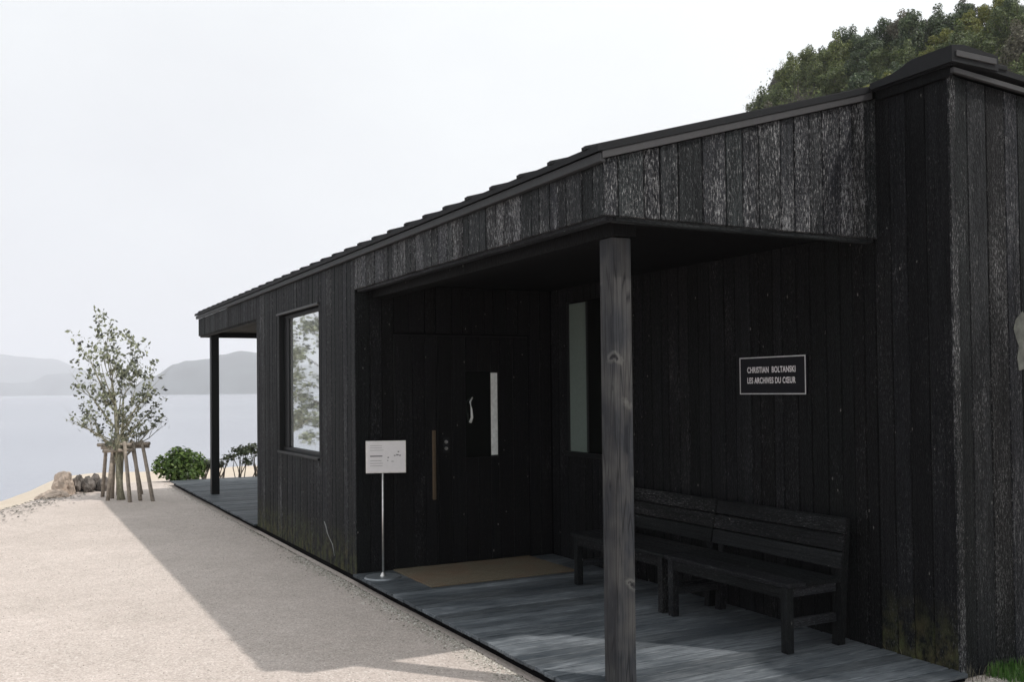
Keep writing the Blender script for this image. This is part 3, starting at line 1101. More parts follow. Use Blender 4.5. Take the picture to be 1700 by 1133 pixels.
# benches
def make_bench(x0, x1, label):
    t = thing('bench', label, 'bench', ((x0 + x1) / 2, 1.6, 0), 'plank benches under the wall sign')
    yf = 1.375
    # seat boards
    for (a, b) in ((yf, yf + 0.145), (yf + 0.150, yf + 0.295), (yf + 0.300, yf + 0.43)):
        obj('seat_board', bbox(x0, x1, a, b, 0.395, 0.425, b=0.004), M['bench'], t)
    # back boards, leaning
    for k in range(3):
        z0 = 0.475 + 0.105 * k
        yb = 1.80 + 0.022 * k
        bm = NB()
        hexa(bm, [(x0 + 0.005, yb, z0), (x1 - 0.005, yb, z0), (x1 - 0.005, yb + 0.024, z0), (x0 + 0.005, yb + 0.024, z0),
                  (x0 + 0.005, yb + 0.018, z0 + 0.096), (x1 - 0.005, yb + 0.018, z0 + 0.096), (x1 - 0.005, yb + 0.042, z0 + 0.096), (x0 + 0.005, yb + 0.042, z0 + 0.096)])
        obj('back_board', bev(bm, 0.004), M['bench'], t)
    for xx in (x0 + 0.03, x1 - 0.085):
        obj('leg', bbox(xx, xx + 0.055, yf + 0.012, yf + 0.067, 0.002, 0.394, b=0.003), M['bench_z'], t)
        bm = NB()
        hexa(bm, [(xx, 1.80, 0.002), (xx + 0.055, 1.80, 0.002), (xx + 0.055, 1.86, 0.002), (xx, 1.86, 0.002),
                  (xx, 1.872, 0.77), (xx + 0.055, 1.872, 0.77), (xx + 0.055, 1.925, 0.77), (xx, 1.925, 0.77)])
        obj('leg', bev(bm, 0.003), M['bench_z'], t)
        obj('side_rail', bbox(xx + 0.008, xx + 0.047, yf + 0.068, 1.799, 0.335, 0.394, b=0.003), M['char_y'], t)
        obj('stretcher', bbox(xx + 0.008, xx + 0.047, yf + 0.068, 1.799, 0.15, 0.20, b=0.003), M['char_y'], t)
    obj('front_rail', bbox(x0 + 0.086, x1 - 0.086, yf + 0.018, yf + 0.045, 0.325, 0.394, b=0.003), M['bench'], t)
    return t


make_bench(-1.395, -0.165, 'black plank bench nearest the outer corner of the porch, right below the wall sign')
make_bench(-2.66, -1.400, 'black plank bench beyond the near post, beside the brown doormat')

# doormat
bm = NB()
import itertools
N1, N2 = 22, 30
top_, bot_ = {}, {}
mx0, mx1, my0, my1 = -3.965, -3.10, 0.325, 1.70
for i in range(N1 + 1):
    for j in range(N2 + 1):
        X = mx0 + (mx1 - mx0) * i / N1 + 0.006 * mnoise.noise(Vector((i, j * 0.4, 0)))
        Y = my0 + (my1 - my0) * j / N2 + 0.006 * mnoise.noise(Vector((i * 0.4, j, 5)))
        Z = 0.014 + 0.004 * mnoise.noise(Vector((i * 0.3, j * 0.3, 9)))
        if i == N1:
            Z -= 0.003
        top_[i, j] = bm.verts.new((X, Y, Z))
for i in range(N1):
    for j in range(N2):
        bm.faces.new((top_[i, j], top_[i + 1, j], top_[i + 1, j + 1], top_[i, j + 1]))
per = [(i, 0) for i in range(N1)] + [(N1, j) for j in range(N2)] + [(i, N2) for i in range(N1, 0, -1)] + [(0, j) for j in range(N2, 0, -1)]
for q in per:
    bot_[q] = bm.verts.new((top_[q].co.x, top_[q].co.y, 0.002))
for a, b in zip(per, per[1:] + per[:1]):
    bm.faces.new((bot_[a], bot_[b], top_[b], top_[a]))
o = obj('doormat', bm, M['mat'], None, origin=((mx0 + mx1) / 2, (my0 + my1) / 2, 0))
tag(o, 'large flat brown woven doormat lying in front of the entrance door', 'doormat')

# notice stand
ns = thing('notice_stand', 'white landscape notice on a thin steel pole with a round base beside the porch entrance', 'notice stand', (-3.71, 0.14, 0))
bm = NB()
bmesh.ops.create_cone(bm, cap_ends=True, segments=40, radius1=0.155, radius2=0.148, depth=0.014, matrix=Matrix.Translation((-3.71, 0.13, 0.009)))
obj('base_plate', bm, plain('frosted_base', (0.20, 0.22, 0.24), 0.35, 0.4), ns)
bm = NB()
bmesh.ops.create_cone(bm, cap_ends=True, segments=20, radius1=0.028, radius2=0.012, depth=0.03, matrix=Matrix.Translation((-3.71, 0.135, 0.031)))
obj('collar', bm, M['steel'], ns)
bm = NB()
tube(bm, [(-3.71, 0.135, 0.03), (-3.712, 0.138, 0.5), (-3.715, 0.142, 0.93)], 0.0085, 10)
obj('pole', bm, M['steel'], ns, smooth=True)


def tilt(bm):
    bmesh.ops.rotate(bm, verts=bm.verts, cent=(-3.70, 0.16, 1.03), matrix=Matrix.Rotation(R_(-20), 3, 'Z'))
    return bm


obj('holder', tilt(bbox(-3.712, -3.700, -0.006, 0.336, 0.895, 1.172, b=0.002)), M['steel'], ns)
pn = obj('panel', tilt(bbox(-3.6995, -3.694, 0.006, 0.328, 0.905, 1.166, b=0.001)), M['white'], ns)
# illegible small print: a heading bar and a few hair lines
bm = NB()
box(bm, -3.6938, -3.6934, 0.03, 0.135, 1.036, 1.046)
for k in range(3):
    box(bm, -3.6938, -3.6934, 0.03, 0.03 + rnd.uniform(0.10, 0.15), 1.13 - k * 0.02, 1.1325 - k * 0.02)
for k in range(3):
    box(bm, -3.6938, -3.6934, 0.03, 0.03 + rnd.uniform(0.09, 0.12), 1.0 - k * 0.022, 1.003 - k * 0.022)
for k in range(9):
    a = 0.16 + rnd.uniform(0, 0.13)
    z = rnd.uniform(0.94, 1.1)
    box(bm, -3.6938, -3.6934, a, a + rnd.uniform(0.006, 0.02), z, z + rnd.uniform(0.004, 0.01))
obj('small_print', tilt(bm), M['ink'], ns)


# ------------------------------------------------------------------ plants
def leaf_cloud(rng, lobes, n, size, elong=1.6, hang=0.0, shell=0.55):
    """lobes: list of (centre, radii). leaves as folded quads (2 triangles)"""
    V, F = [], []
    wts = [l[1][0] * l[1][1] * l[1][2] for l in lobes]
    for _ in range(n):
        c, r = rng.choices(lobes, wts)[0]
        d = Vector((rng.gauss(0, 1), rng.gauss(0, 1), rng.gauss(0, 1))).normalized()
        k = shell + (1 - shell) * rng.random() ** 0.6
        k *= 1 + 0.22 * mnoise.noise(Vector(c) + d * 2.3)
        p = Vector(c) + Vector((d.x * r[0], d.y * r[1], d.z * r[2])) * k
        s = size * rng.uniform(0.6, 1.35)
        nrm = (d + Vector((rng.gauss(0, .6), rng.gauss(0, .6), rng.gauss(0, .6) + 0.35))).normalized()
        t = nrm.cross(Vector((rng.gauss(0, 1), rng.gauss(0, 1), rng.gauss(0, 1)))).normalized()
        b = nrm.cross(t)
        i = len(V)
        t2 = t * s * elong * 0.5
        b2 = b * s * 0.5
        V += [tuple(p - t2), tuple(p + b2 + nrm * s * 0.12), tuple(p + t2), tuple(p - b2 + nrm * s * 0.12)]
        F += [(i, i + 1, i + 2), (i, i + 2, i + 3)]
    return V, F


def hill_tree_mesh(seed, kindname):
    rng = random.Random(seed)
    lobes = []
    Hh = 1.0
    for k in range(rng.randint(13, 17)):
        a = rng.uniform(0, 2 * math.pi)
        rr = rng.uniform(0.15, 1.0)
        z = rng.uniform(0.35, 2.1)
        sc = rng.uniform(0.26, 0.55) * (1 - 0.18 * (z - 1))
        lobes.append(((rr * math.cos(a), rr * math.sin(a), z), (sc, sc, sc * rng.uniform(0.7, 0.95))))
    lobes.append(((0, 0, 1.2), (0.7, 0.7, 1.0)))
    lobes.append(((rng.uniform(-.2, .2), 0, 2.35), (0.3, 0.3, 0.35)))
    if kindname == 'bare':
        V, F = leaf_cloud(rng, lobes, 900, 0.05, 1.5, shell=0.1)
    elif kindname == 'bamboo':
        V, F = leaf_cloud(rng, lobes, 2600, 0.05, 6.5, shell=0.3)
    else:
        V, F = leaf_cloud(rng, lobes, 8500, 0.072, 1.5, shell=0.4)
    crown = mesh_from('crown', V, F)
    bm = NB()
    tube(bm, [(0, 0, -0.9), (0.05, 0.02, 0.3), (0.02, 0.06, 1.3), (0.0, 0.0, 2.2)], [0.11, 0.09, 0.06, 0.02], 7)
    nb = 26 if kindname == 'bare' else 9
    for k in range(nb):
        z0 = rng.uniform(0.1, 1.8)
        l = rng.choice(lobes)
        e = Vector(l[0]) + Vector((rng.uniform(-1, 1) * l[1][0], rng.uniform(-1, 1) * l[1][1], rng.uniform(0, 1.1) * l[1][2]))
        s = Vector((0.03, 0.03, z0))
        mid = (s + e) / 2 + Vector((0, 0, -0.08)) + Vector((rng.gauss(0, .08), rng.gauss(0, .08), 0))
        tube(bm, [s, mid, e], [0.03, 0.018, 0.006], 4, caps=False)
    trunk = bpy.data.meshes.new('trunk')
    bm.to_mesh(trunk)
    bm.free()
    return crown, trunk


KINDS = {
    'dark': ('leaf_dark', 'dense dark evergreen'),
    'mid': ('leaf_mid', 'mid-green bushy tree'),
    'grey': ('leaf_grey', 'grey-brown half-leafless tree'),
    'yellow': ('leaf_yellow', 'yellow-green leafy tree'),
    'bare': ('leaf_grey', 'thin bare twiggy tree'),
    'bamboo': ('leaf_bamboo', 'pale long-leaved bamboo clump'),
}
TM = {}
for i, (k, (mt, _)) in enumerate(KINDS.items()):
    for s in range(3 if k in ('dark', 'mid', 'grey') else 1):
        c, t = hill_tree_mesh(100 + i * 7 + s, k)
        c.materials.append(M[mt])
        t.materials.append(M['bark_dark'] if k != 'bamboo' else M['dry'])
        TM[k, s] = (c, t)


def to_cam(x, y):
    """bearing in degrees from the -X axis towards +Y, and distance, seen from the photographer's spot"""
    dx, dy = CAM.x - x, y - CAM.y
    return math.degrees(math.atan2(dy, dx)), math.hypot(dx, dy)


def hill_tree(x, y, s, k, v, rz, label, group=None, sz=1.0):
    c, t = TM[k, v]
    r = thing('hill_tree' if k != 'bamboo' else 'bamboo_clump', label, 'tree' if k != 'bamboo' else 'bamboo', (x, y, ground_z(x, y) - 0.15), group)
    r.scale = (s, s, s * sz)
    r.rotation_euler = (0, 0, rz)
    kind(link('crown', c, r), 'stuff')
    link('trunk', t, r)
    return r


rt = random.Random(5)
spots = []
tries = 0

def roof_line(px):
    k = [(900, 285), (1003, 243), (1455, 146), (1580, 78), (1640, 100), (1800, 170)]
    for (a, b), (c, d) in zip(k, k[1:]):
        if a <= px <= c:
            return b + (d - b) * (px - a) / (c - a)
    return 0


def shows_over_roof(x, y, z):
    q = rot.transposed() @ (Vector((x, y, z)) - CAM)
    px, py = 850 + 1611.75 * q.x / -q.z, 612.7 - 1611.75 * q.y / -q.z
    return 1180 < px < 1790 and -420 < py < roof_line(px) + 6


while len(spots) < 290 and tries < 30000:
    tries += 1
    th = rt.uniform(39.5, 59)
    D = rt.uniform(34, 71)
    x = CAM.x - D * math.cos(R_(th))
    y = CAM.y + D * math.sin(R_(th))
    if hillz(x, y) < 3.0 or not shows_over_roof(x, y, ground_z(x, y) + 2.9):
        continue
    if any((x - a) ** 2 + (y - b) ** 2 < 1.55 ** 2 for a, b, _, _ in spots):
        continue
    spots.append((x, y, th, D))
spots.sort(key=lambda q: q[3])
pool = []
for (x, y, th, D) in spots:
    if 51.5 < th < 55 and D < 56:
        k = 'yellow' if rt.random() < 0.4 else 'mid'
    elif th < 44.5:
        k = rt.choices(['grey', 'dark', 'mid', 'bare'], [3, 2, 4, 3])[0]
    elif th < 50:
        k = rt.choices(['dark', 'mid', 'grey'], [3, 4, 1])[0]
    else:
        k = rt.choices(['dark', 'mid', 'grey', 'yellow'], [4, 6, 1, 0.7])[0]
    v = rt.randrange(3) if k in ('dark', 'mid', 'grey') else 0
    s = rt.uniform(0.7, 1.0)
    pool.append((x, y, th, k, v, s, rt.uniform(0, 6.28), rt.uniform(0.9, 1.25)))
ORD = ['leftmost', 'second from left', 'third from left', 'fourth from left', 'fifth from left', 'sixth from left', 'seventh from left', 'eighth from left', 'ninth from left',
       'tenth from left', 'eleventh from left', 'twelfth from left', 'thirteenth from left', 'fourteenth from left', 'fifteenth from left', 'sixteenth from left', 'seventeenth from left',
       'eighteenth from left', 'nineteenth from left', 'twentieth from left'] + ['number %d from left' % q for q in range(21, 120)]
NOUN = {'dark': 'dense dark evergreens', 'mid': 'mid-green bushy trees', 'grey': 'grey-brown half-leafless trees', 'bare': 'thin bare twiggy trees', 'yellow': 'yellow-green leafy trees'}
ORD += ['twenty-first from left', 'twenty-second from left', 'twenty-third from left', 'twenty-fourth from left', 'twenty-fifth from left']
ORD = [q for q in ORD if not q.startswith('number')]
NOUN1 = {'dark': 'dark evergreens', 'mid': 'mid-green trees', 'grey': 'grey-brown trees', 'bare': 'bare twiggy trees', 'yellow': 'yellow-green trees'}
rank = {}
for q in sorted(pool, key=lambda q: q[2]):
    D = to_cam(q[0], q[1])[1]
    row = 'in the lowest row' if D < 43 else 'low on the slope' if D < 48 else 'halfway up the slope' if D < 54 else 'high on the slope' if D < 58 else 'just below the skyline' if D < 62 else 'on the skyline' if D < 66 else 'beyond the ridge'
    k = q[3]
    rank[k, row] = rank.get((k, row), 0) + 1
    i = rank[k, row] - 1
    o_ = ORD[i] if i < len(ORD) else 'one at the right end'
    hill_tree(q[0], q[1], q[5], k, q[4], q[6], o_ + ' of the ' + NOUN1[k] + ' ' + row + ' behind the roof', NOUN[k] + ' on the hill', q[7])


# undergrowth between the trunks: one tangled mass
V, F = [], []
ru = random.Random(12)
while len(F) < 110000:
    th = ru.uniform(40, 59)
    D = ru.uniform(34, 76)
    x = CAM.x - D * math.cos(R_(th))
    y = CAM.y + D * math.sin(R_(th))
    hz_ = hillz(x, y)
    if hz_ < 3:
        continue
    for _ in range(14):
        px, py = x + ru.gauss(0, .35), y + ru.gauss(0, .35)
        z = hz_ + abs(ru.gauss(0, 0.5)) * (0.6 + mnoise.noise(Vector((x * 0.4, y * 0.4, 0))))
        q = ru.uniform(0.05, 0.13)
        d1 = Vector((ru.gauss(0, 1), ru.gauss(0, 1), ru.gauss(0, 1))).normalized()
        d2 = d1.orthogonal().normalized()
        i = len(V)
        c = Vector((px, py, z))
        V += [tuple(c - d1 * q), tuple(c + d2 * q * 0.5), tuple(c + d1 * q), tuple(c - d2 * q * 0.5)]
        F += [(i, i + 1, i + 2), (i, i + 2, i + 3)]
o = kind(link('undergrowth', mesh_from('undergrowth', V, F), None, M['leaf_mid']), 'stuff')
o['label'] = 'tangled green undergrowth covering the hill'


def at_bearing(th, D):
    return CAM.x - D * math.cos(R_(th)), CAM.y + D * math.sin(R_(th))


for th, D, s in ((49.3, 52.0, 1.25),):
    x, y = at_bearing(th, D)
    hill_tree(x, y, s, 'yellow', 0, 1.0, 'yellow-green leafy tree on the hill, left of the raised roof cap')
for i, (th, D, s) in enumerate(((54.6, 46.0, 1.2), (56.2, 44.0, 1.3))):
    x, y = at_bearing(th, D)
    hill_tree(x, y, s, 'bamboo', 0, 1.0 + i, ['pale long-leaved bamboo clump just right of the roof corner', 'pale long-leaved bamboo clump at the right edge of the photo'][i])
# unseen tree added right of the view; crown shaped to shade wall and deck
rng = random.Random(77)
lobes = [((rng.uniform(-0.5, 0.5), rng.uniform(-0.75, 0.9), rng.uniform(-0.9, 1.0)), (0.45, 0.45, 0.4)) for _ in range(11)]
lobes = [((a[0] + 3.1, a[1] + 4.85, a[2] + 5.9), b) for a, b in lobes]
V, F = leaf_cloud(rng, lobes, 5200, 0.13, 1.6, shell=0.2)
st = thing('added_shade_tree', 'unseen leafy tree added beside the pavilion to shade the side wall', 'tree', (5.2, 6.6, -0.05))
me = mesh_from('crown', [tuple(Vector(q) - Vector((5.2, 6.6, -0.05))) for q in V], F)
kind(link('crown', me, st, M['leaf_mid']), 'stuff')
bm = NB()
tube(bm, [(5.2, 6.6, -0.1), (5.0, 6.4, 2.0), (4.4, 5.9, 4.2), (3.8, 5.4, 6.2)], [0.16, 0.13, 0.09, 0.03], 10)
for l in lobes:
    tube(bm, [(4.4, 5.9, 4.2), ((l[0][0] + 4.4) / 2, (l[0][1] + 5.9) / 2, (l[0][2] + 4.2) / 2 + 0.2), l[0]], [0.05, 0.03, 0.01], 5)
obj('trunk', bm, M['bark_dark'], st)

# unseen tree added left of the view to put leaves in the window's reflection
rng = random.Random(31)
sx_, sy_ = -19.6, -4.6
sz_ = ground_z(sx_, sy_)
st = thing('added_mirror_tree', 'unseen sparse tree added on the beach for the window to mirror', 'tree', (sx_, sy_, sz_))
bm = NB()
tube(bm, [(sx_, sy_, sz_ - 0.2), (sx_ + 0.05, sy_ + 0.1, 0.6), (sx_, sy_ + 0.25, 2.0), (sx_ + 0.1, sy_ + 0.4, 4.2)], [0.09, 0.07, 0.05, 0.02], 8)
lobes = []
for k in range(36):
    a = rng.uniform(0, 6.28)
    z = rng.uniform(0.1, 4.2)
    rr = rng.uniform(0.3, 1.15)
    e = (sx_ + rr * math.cos(a), sy_ + 0.3 + rr * math.sin(a) * 0.9, z)
    tube(bm, [(sx_ + 0.03, sy_ + 0.2, z * 0.75), ((e[0] + sx_) / 2, (e[1] + sy_) / 2 + 0.1, z * 0.9), e], [0.022, 0.014, 0.005], 5)
    lobes.append((e, (0.26, 0.26, 0.2)))
obj('trunk', bm, M['bark_dark'], st)
V, F = leaf_cloud(rng, lobes, 3000, 0.07, 1.5, shell=0.1)
o = link('crown', mesh_from('crown', [tuple(Vector(q) - Vector((sx_, sy_, sz_))) for q in V], F), st, M['leaf_sap'])
kind(o, 'stuff')

# ---- sapling with its stakes
sap = thing('sapling', 'slender sparse-leaved sapling held by stakes at the edge of the yard', 'tree', (-12.0, -1.12, -0.05))
rs = random.Random(21)
bm = NB()
branches = []


def grow(p, d, L, r, depth):
    pts = [Vector(p)]
    n = 5
    dd = Vector(d).normalized()
    for i in range(n):
        dd = (dd + Vector((rs.gauss(0, .10), rs.gauss(0, .10), rs.gauss(0, .06) + 0.10))).normalized()
        pts.append(pts[-1] + dd * L / n)
    tube(bm, pts, [r * (1 - 0.75 * i / n) for i in range(n + 1)], 6 if r > 0.012 else 4)
    branches.append((pts, depth))
    if depth < 3:
        for k in range({0: 7, 1: 5, 2: 3}[depth]):
            i = rs.randint(1 if depth else 2, n)
            out = Vector((rs.gauss(0, 1), rs.gauss(0, 1), 0)).normalized()
            nd = (dd * 0.75 + out * rs.uniform(0.5, 0.9)).normalized()
            grow(pts[i], nd, L * rs.uniform(0.36, 0.52), r * (1 - 0.75 * i / n) * 0.62, depth + 1)


b0 = Vector((-12.0, -1.12, -0.06))
# three stems from one foot
for (d, L, r) in (((0.02, -0.02, 1), 1.85, 0.06), ((-0.05, 0.10, 1), 1.6, 0.045), ((0.1, -0.08, 1), 1.6, 0.035)):
    grow(b0 + Vector((rs.uniform(-.03, .03), rs.uniform(-.03, .03), 0)), d, L, r, 0)
# low side branches to left and right
for (z, d, L) in ((0.85, (0.1, -1, 0.35), 0.8), (0.8, (0, 1, 0.15), 0.75), (1.1, (0.2, 1, 0.6), 0.6), (1.3, (0, -1, 0.9), 0.6), (0.95, (0.3, 0.9, 0.2), 0.6), (0.9, (-0.4, -1, 0.2), 0.75)):
    grow(b0 + Vector((0, 0, z)), d, L, 0.012, 1)
obj('trunk', bm, M['bark'], sap, smooth=True)
V, F = [], []
c_axis = Vector((-12.0, -1.16, 0))
for pts, dep in branches:
    if dep < 2:
        continue
    tips = [pts[-1]] if dep == 3 else [pts[-1], pts[3]]
    for tip in tips:
        if tip.z < 0.66 or (rs.random() < 0.25) or abs(tip.y + 1.14) > 0.70:
            continue
        for _ in range(rs.randint(3, 6)):
            p = tip + Vector((rs.gauss(0, .03), rs.gauss(0, .03), rs.gauss(0, .03)))
            s = rs.uniform(0.03, 0.062)
            nrm = Vector((rs.gauss(0, 1), rs.gauss(0, 1), rs.gauss(0, 1))).normalized()
            t = Matrix.Rotation(rs.uniform(0, 6.28), 3, nrm) @ nrm.orthogonal().normalized()
            b = nrm.cross(t)
            i0 = len(V)
            V += [tuple(p - t * s * 0.75 - b0), tuple(p + b * s * 0.4 + nrm * s * 0.1 - b0), tuple(p + t * s * 0.75 - b0), tuple(p - b * s * 0.4 + nrm * s * 0.1 - b0)]
            F += [(i0, i0 + 1, i0 + 2), (i0, i0 + 2, i0 + 3)]
lv = link('crown', mesh_from('crown', V, F), sap, M['leaf_sap'], b0 - wloc(sap))
kind(lv, 'stuff')

sup = thing('tree_support', 'frame of rough wooden stakes and cross rails propping the sapling', 'tree support', (-12.0, -1.05, -0.05))
tops = []
for (a, b) in (((-12.73, -1.33), (-12.30, -1.30)), ((-12.85, -1.08), (-12.2, -1.14)), ((-11.55, -1.03), (-11.90, -1.08)), ((-11.50, -0.70), (-11.95, -0.82)), ((-12.9, -0.70), (-12.2, -0.95)), ((-12.0, -1.32), (-12.05, -1.22)), ((-12.35, -1.22), (-12.12, -1.2)), ((-11.7, -0.86), (-11.95, -0.95))):
    bm = NB()
    tube(bm, [(a[0], a[1], -0.15), ((a[0] + b[0]) / 2 + 0.01, (a[1] + b[1]) / 2, 0.37), (b[0], b[1], 0.86)], [0.031, 0.029, 0.026], 9)
    obj('stake', bm, M['stake'], sup, smooth=True)
for (p, q, z) in (((-12.35, -1.42), (-11.85, -0.98), 0.80), ((-12.28, -1.38), (-12.02, -0.70), 0.76), ((-12.15, -0.98), (-11.85, -0.72), 0.81), ((-12.0, -1.38), (-11.85, -0.95), 0.72)):
    bm = NB()
    tube(bm, [(p[0], p[1], z), (q[0], q[1], z + 0.01)], 0.028, 8)
    obj('cross_rail', bm, M['stake'], sup, smooth=True)
bm = NB()
for k in range(5):
    a = k * 1.3
    tube(bm, [(-12.03 + 0.06 * math.cos(t), -1.12 + 0.06 * math.sin(t), 0.755 + 0.012 * k) for t in [i * 0.785 + a for i in range(9)]], 0.006, 5)
kind(obj('rope', bm, M['dry'], sup), 'stuff')


# ---- bush and shore plants beside the deck
def bush(name, cat, label, loc, lobes, n, size, mat, stems=7, group=None, shell=0.35, elong=1.6):
    t = thing(name, label, cat, loc, group)
    rg = random.Random(int(abs(loc[0] * 100 + loc[1] * 37)))
    V, F = leaf_cloud(rg, lobes, n, size, elong, shell=shell)
    kind(link('foliage', mesh_from('foliage', V, F), t, M[mat]), 'stuff')
    bm = NB()
    for k in range(stems):
        l = rg.choice(lobes)[0]
        s = Vector((rg.uniform(-.08, .08), rg.uniform(-.08, .08), -0.02))
        e = Vector(l) + Vector((rg.uniform(-.1, .1), rg.uniform(-.1, .1), rg.uniform(0, .12)))
        tube(bm, [s, (s + e) / 2 + Vector((rg.gauss(0, .03), rg.gauss(0, .03), 0)), e], [0.012, 0.009, 0.004], 5)
    obj('stem', bm.copy() if False else _shift(bm, loc), M['bark_dark'], t)
    return t


def _shift(bm, loc):
    bmesh.ops.translate(bm, verts=bm.verts, vec=loc)
    return bm


bush('bush', 'bush', 'bright green rounded bush at the seaward end of the deck', (-14.95, 0.12, -0.07),
     [((0, 0.05, 0.30), (0.28, 0.32, 0.26)), ((0, -0.20, 0.30), (0.22, 0.22, 0.20)), ((0.05, 0.30, 0.34), (0.24, 0.26, 0.24)), ((0, 0.08, 0.50), (0.2, 0.26, 0.16)), ((0.1, 0.15, 0.15), (0.3, 0.35, 0.16))],
     2600, 0.05, 'leaf_bush')
pl = [(-15.1, 0.62, 'low dark plant right beside the green bush', 0.8), (-15.2, 0.98, 'leggy dark plant just left of the black terrace post', 0.9),
      (-15.0, 1.32, 'leggy dark plant just right of the black terrace post', 1.15), (-15.2, 1.68, 'tallest leggy dark plant between the terrace post and the wall', 1.35), (-15.1, 2.05, 'leggy dark plant half hidden by the corner of the wall', 1.2)]
for i, (x, y, lab, s) in enumerate(pl):
    rg = random.Random(i + 3)
    lobes = [((rg.uniform(-.12, .12), rg.uniform(-.2, .2), rg.uniform(0.28, 0.5) * s), (0.13, 0.14, 0.08)) for _ in range(5)]
    bush('shore_plant', 'plant', lab, (x, y, -0.09), lobes, 300, 0.045, 'leaf_shore', 7, 'leggy plants along the sea side of the deck', 0.1)

# ---- rocks at the end of the yard


def rock(label, loc, r, mat, seed, group=None, flat=0.8, name='boulder', sub=4):
    bm = NB()
    bmesh.ops.create_icosphere(bm, subdivisions=sub, radius=1)
    for v in bm.verts:
        d = v.co.copy()
        k = 1 + 0.30 * mnoise.noise(d * 1.3 + Vector((seed, 0, 0))) + 0.15 * mnoise.noise(d * 3.5 + Vector((seed, 4, 0))) + 0.07 * mnoise.noise(d * 9 + Vector((seed, 4, 7)))
        v.co = Vector((d.x * r[0] * k, d.y * r[1] * k, max(-0.35, d.z) * r[2] * k))
    bmesh.ops.translate(bm, verts=bm.verts, vec=loc)
    return tag(obj(name, bm, M[mat], None, origin=loc), label, 'rock', group)


rock('large pale tan boulder at the left end of the yard above the beach', (-13.6, -1.85, 0.02), (0.3, 0.17, 0.30), 'rock', 3)
rock('flat sloping foot stone left of the pale boulder', (-13.3, -2.0, -0.10), (0.35, 0.26, 0.14), 'rock', 8)
for i, (y, h, dx, lab) in enumerate(((-1.60, 0.20, 0.0, 'dark mottled rock touching the pale boulder'), (-1.46, 0.17, 0.2, 'dark mottled rock second from the pale boulder'),
                                     (-1.34, 0.19, -0.1, 'dark mottled rock third from the pale boulder'), (-1.22, 0.15, 0.15, 'dark mottled rock nearest the sapling stakes'))):
    rock(lab, (-13.9 + dx, y, 0.02), (0.17, 0.10, h), 'rock_dark', 20 + i, 'dark rocks between the pale boulder and the sapling')

# ---- grass, weeds, loose stones, fallen litter
def blades(n, area, hmin, hmax, wd, rg, lean=0.4):
    V, F = [], []
    for _ in range(n):
        x, y = area(rg)
        z = ground_z(x, y) - 0.005
        h = rg.uniform(hmin, hmax)
        a = rg.uniform(0, 6.28)
        l = rg.uniform(0, lean) * h
        b = rg.uniform(0, 6.28)
        dx, dy = math.cos(a) * wd, math.sin(a) * wd
        i = len(V)
        V += [(x - dx, y - dy, z), (x + dx, y + dy, z), (x + dx * 0.7 + l * 0.4 * math.cos(b), y + dy * 0.7 + l * 0.4 * math.sin(b), z + h * 0.6),
              (x - dx * 0.7 + l * 0.4 * math.cos(b), y - dy * 0.7 + l * 0.4 * math.sin(b), z + h * 0.6), (x + l * math.cos(b), y + l * math.sin(b), z + h)]
        F += [(i, i + 1, i + 2, i + 3), (i + 3, i + 2, i + 4)]
    return V, F


rg = random.Random(9)


def grass_area(r):
    while True:
        x = 0.545 + 1.9 * r.random() ** 1.5
        y = 2.1 + 2.6 * r.random() ** 1.4
        e = 2.17 + 0.10 * mnoise.noise(Vector((x * 4, 0, 3)))
        if y > e:
            return x, y


V, F = blades(14000, grass_area, 0.03, 0.10, 0.0024, rg)
o = kind(link('grass', mesh_from('grass', V, F), None, M['grass']), 'stuff')
o['label'] = 'bright green grass at the foot of the side wall'


def weed_area(r):
    if r.random() < 0.6:
        return r.uniform(0.555, 0.62), r.uniform(2.0, 2.9)
    return r.uniform(0.0, 0.55), r.uniform(1.99, 2.0)


V, F = blades(90, weed_area, 0.04, 0.14, 0.002, rg, 0.7)
o = kind(link('weeds', mesh_from('weeds', V, F), None, M['dry']), 'stuff')
o['label'] = 'dry weeds along the wall base'


def pebbles(n, area, smin, smax, rg):
    V, F = [], []
    base = [(1, 0, 0), (0, 1, 0), (-1, 0, 0), (0, -1, 0), (0, 0, 1), (0, 0, -0.6)]
    fc = [(0, 1, 4), (1, 2, 4), (2, 3, 4), (3, 0, 4), (1, 0, 5), (2, 1, 5), (3, 2, 5), (0, 3, 5)]
    for _ in range(n):
        x, y = area(rg)
        s = smin + (smax - smin) * rg.random() ** 2.2
        z = ground_z(x, y) + s * 0.15
        a = rg.uniform(0, 6.28)
        ca, sa = math.cos(a), math.sin(a)
        e1, e2, e3 = rg.uniform(0.7, 1.2), rg.uniform(0.6, 1.0), rg.uniform(0.4, 0.8)
        i = len(V)
        for (px, py, pz) in base:
            px *= s * e1 * rg.uniform(0.8, 1.2)
            py *= s * e2 * rg.uniform(0.8, 1.2)
            pz *= s * e3
            V.append((x + px * ca - py * sa, y + px * sa + py * ca, z + pz))
        F += [tuple(i + k for k in f) for f in fc]
    return V, F


def strip_area(r):
    x = r.uniform(-14.3, 0.9) if r.random() < 0.25 else r.uniform(-5.5, 0.9)
    return x, -0.085 - abs(r.gauss(0, 0.08))


V, F = pebbles(9000, strip_area, 0.003, 0.0125, rg)
o = kind(link('loose_gravel', mesh_from('loose_gravel', V, F), None, M['pebble']), 'stuff')
o['label'] = 'coarse loose gravel along the deck edge'


def side_area(r):
    return 0.585 + abs(r.gauss(0, 0.3)), r.uniform(0.6, 2.55)


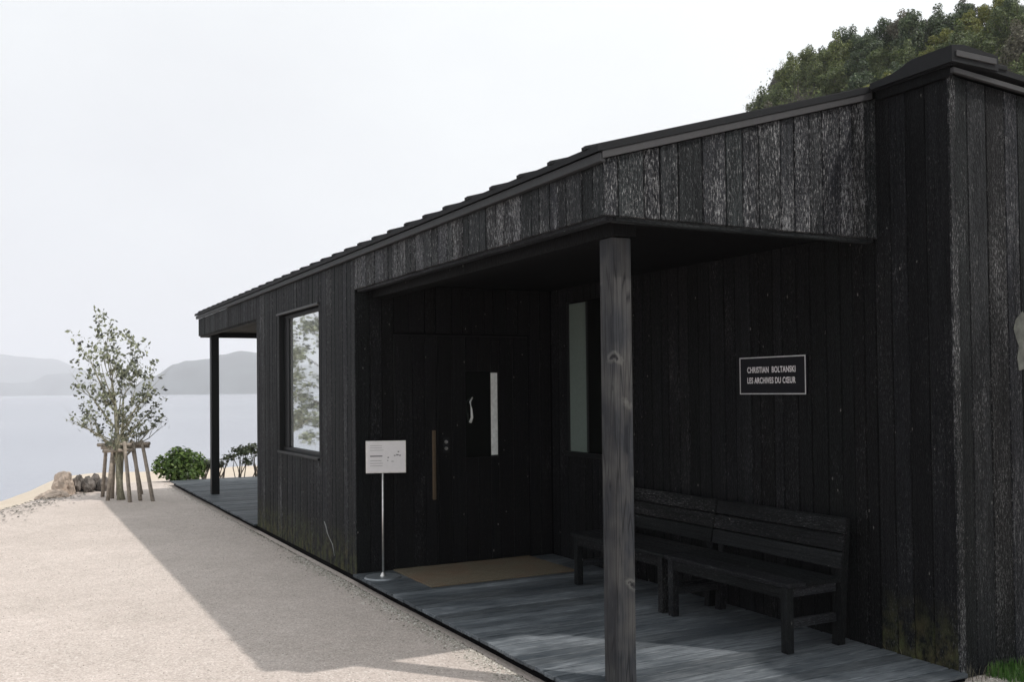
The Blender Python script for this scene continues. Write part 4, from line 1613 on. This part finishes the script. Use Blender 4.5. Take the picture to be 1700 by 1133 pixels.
V, F = pebbles(6000, side_area, 0.004, 0.014, rg)
o = kind(link('loose_gravel', mesh_from('loose_gravel', V, F), None, M['pebble']), 'stuff')
o['label'] = 'coarse loose gravel by the deck corner'


def yard_area(r):
    while True:
        x, y = r.uniform(-10, 1.0), r.uniform(-4.0, -0.1)
        return x, y


V, F = pebbles(16000, yard_area, 0.002, 0.0065, rg)
o = kind(link('fine_gravel', mesh_from('fine_gravel', V, F), None, M['pebble']), 'stuff')
o['label'] = 'fine loose grit scattered over the yard'
# dry leaf litter where the yard meets the beach
def litter_area(r):
    while True:
        y = r.uniform(-3.1, -1.5)
        x = -coast(y) + r.gauss(0.25, 0.5)
        return x, y


V, F = [], []
for _ in range(520):
    x, y = litter_area(rg)
    z = ground_z(x, y) + 0.008
    q = rg.uniform(0.012, 0.035)
    a = rg.uniform(0, 6.28)
    i = len(V)
    for k in range(4):
        V.append((x + q * math.cos(a + k * 1.57) * (1 if k % 2 else 0.6), y + q * math.sin(a + k * 1.57) * (1 if k % 2 else 0.6), z + rg.uniform(0, 0.012)))
    F.append((i, i + 1, i + 2))
    F.append((i, i + 2, i + 3))
o = kind(link('leaf_litter', mesh_from('leaf_litter', V, F), None, M['leaf_grey']), 'stuff')
o['label'] = 'dry leaf litter at the edge of the yard'
# moss line in the gap under the deck edge
def moss_area(r):
    return r.uniform(-7.8, 0.55), -0.05 - abs(r.gauss(0, 0.03))


V, F = blades(1500, moss_area, 0.006, 0.022, 0.003, rg)
o = kind(link('moss', mesh_from('moss', V, F), None, M['leaf_shore']), 'stuff')
o['label'] = 'dark moss along the deck edge'

# ------------------------------------------------------------------ haze
bm = NB()
box(bm, -5950, 5950, -5950, 5950, -14, 262)
hz = NT('haze_air')
hz.t.nodes.remove(hz.b)
pv = hz.n('VolumePrincipled')
pv.inputs['Color'].default_value = (0.92, 0.93, 0.98, 1)
pv.inputs['Density'].default_value = 3.5e-4
pv.inputs['Anisotropy'].default_value = 0.0
hz.l(pv.outputs[0], hz.o.inputs['Volume'])
hazeo = kind(obj('haze', bm, hz.m), 'stuff')
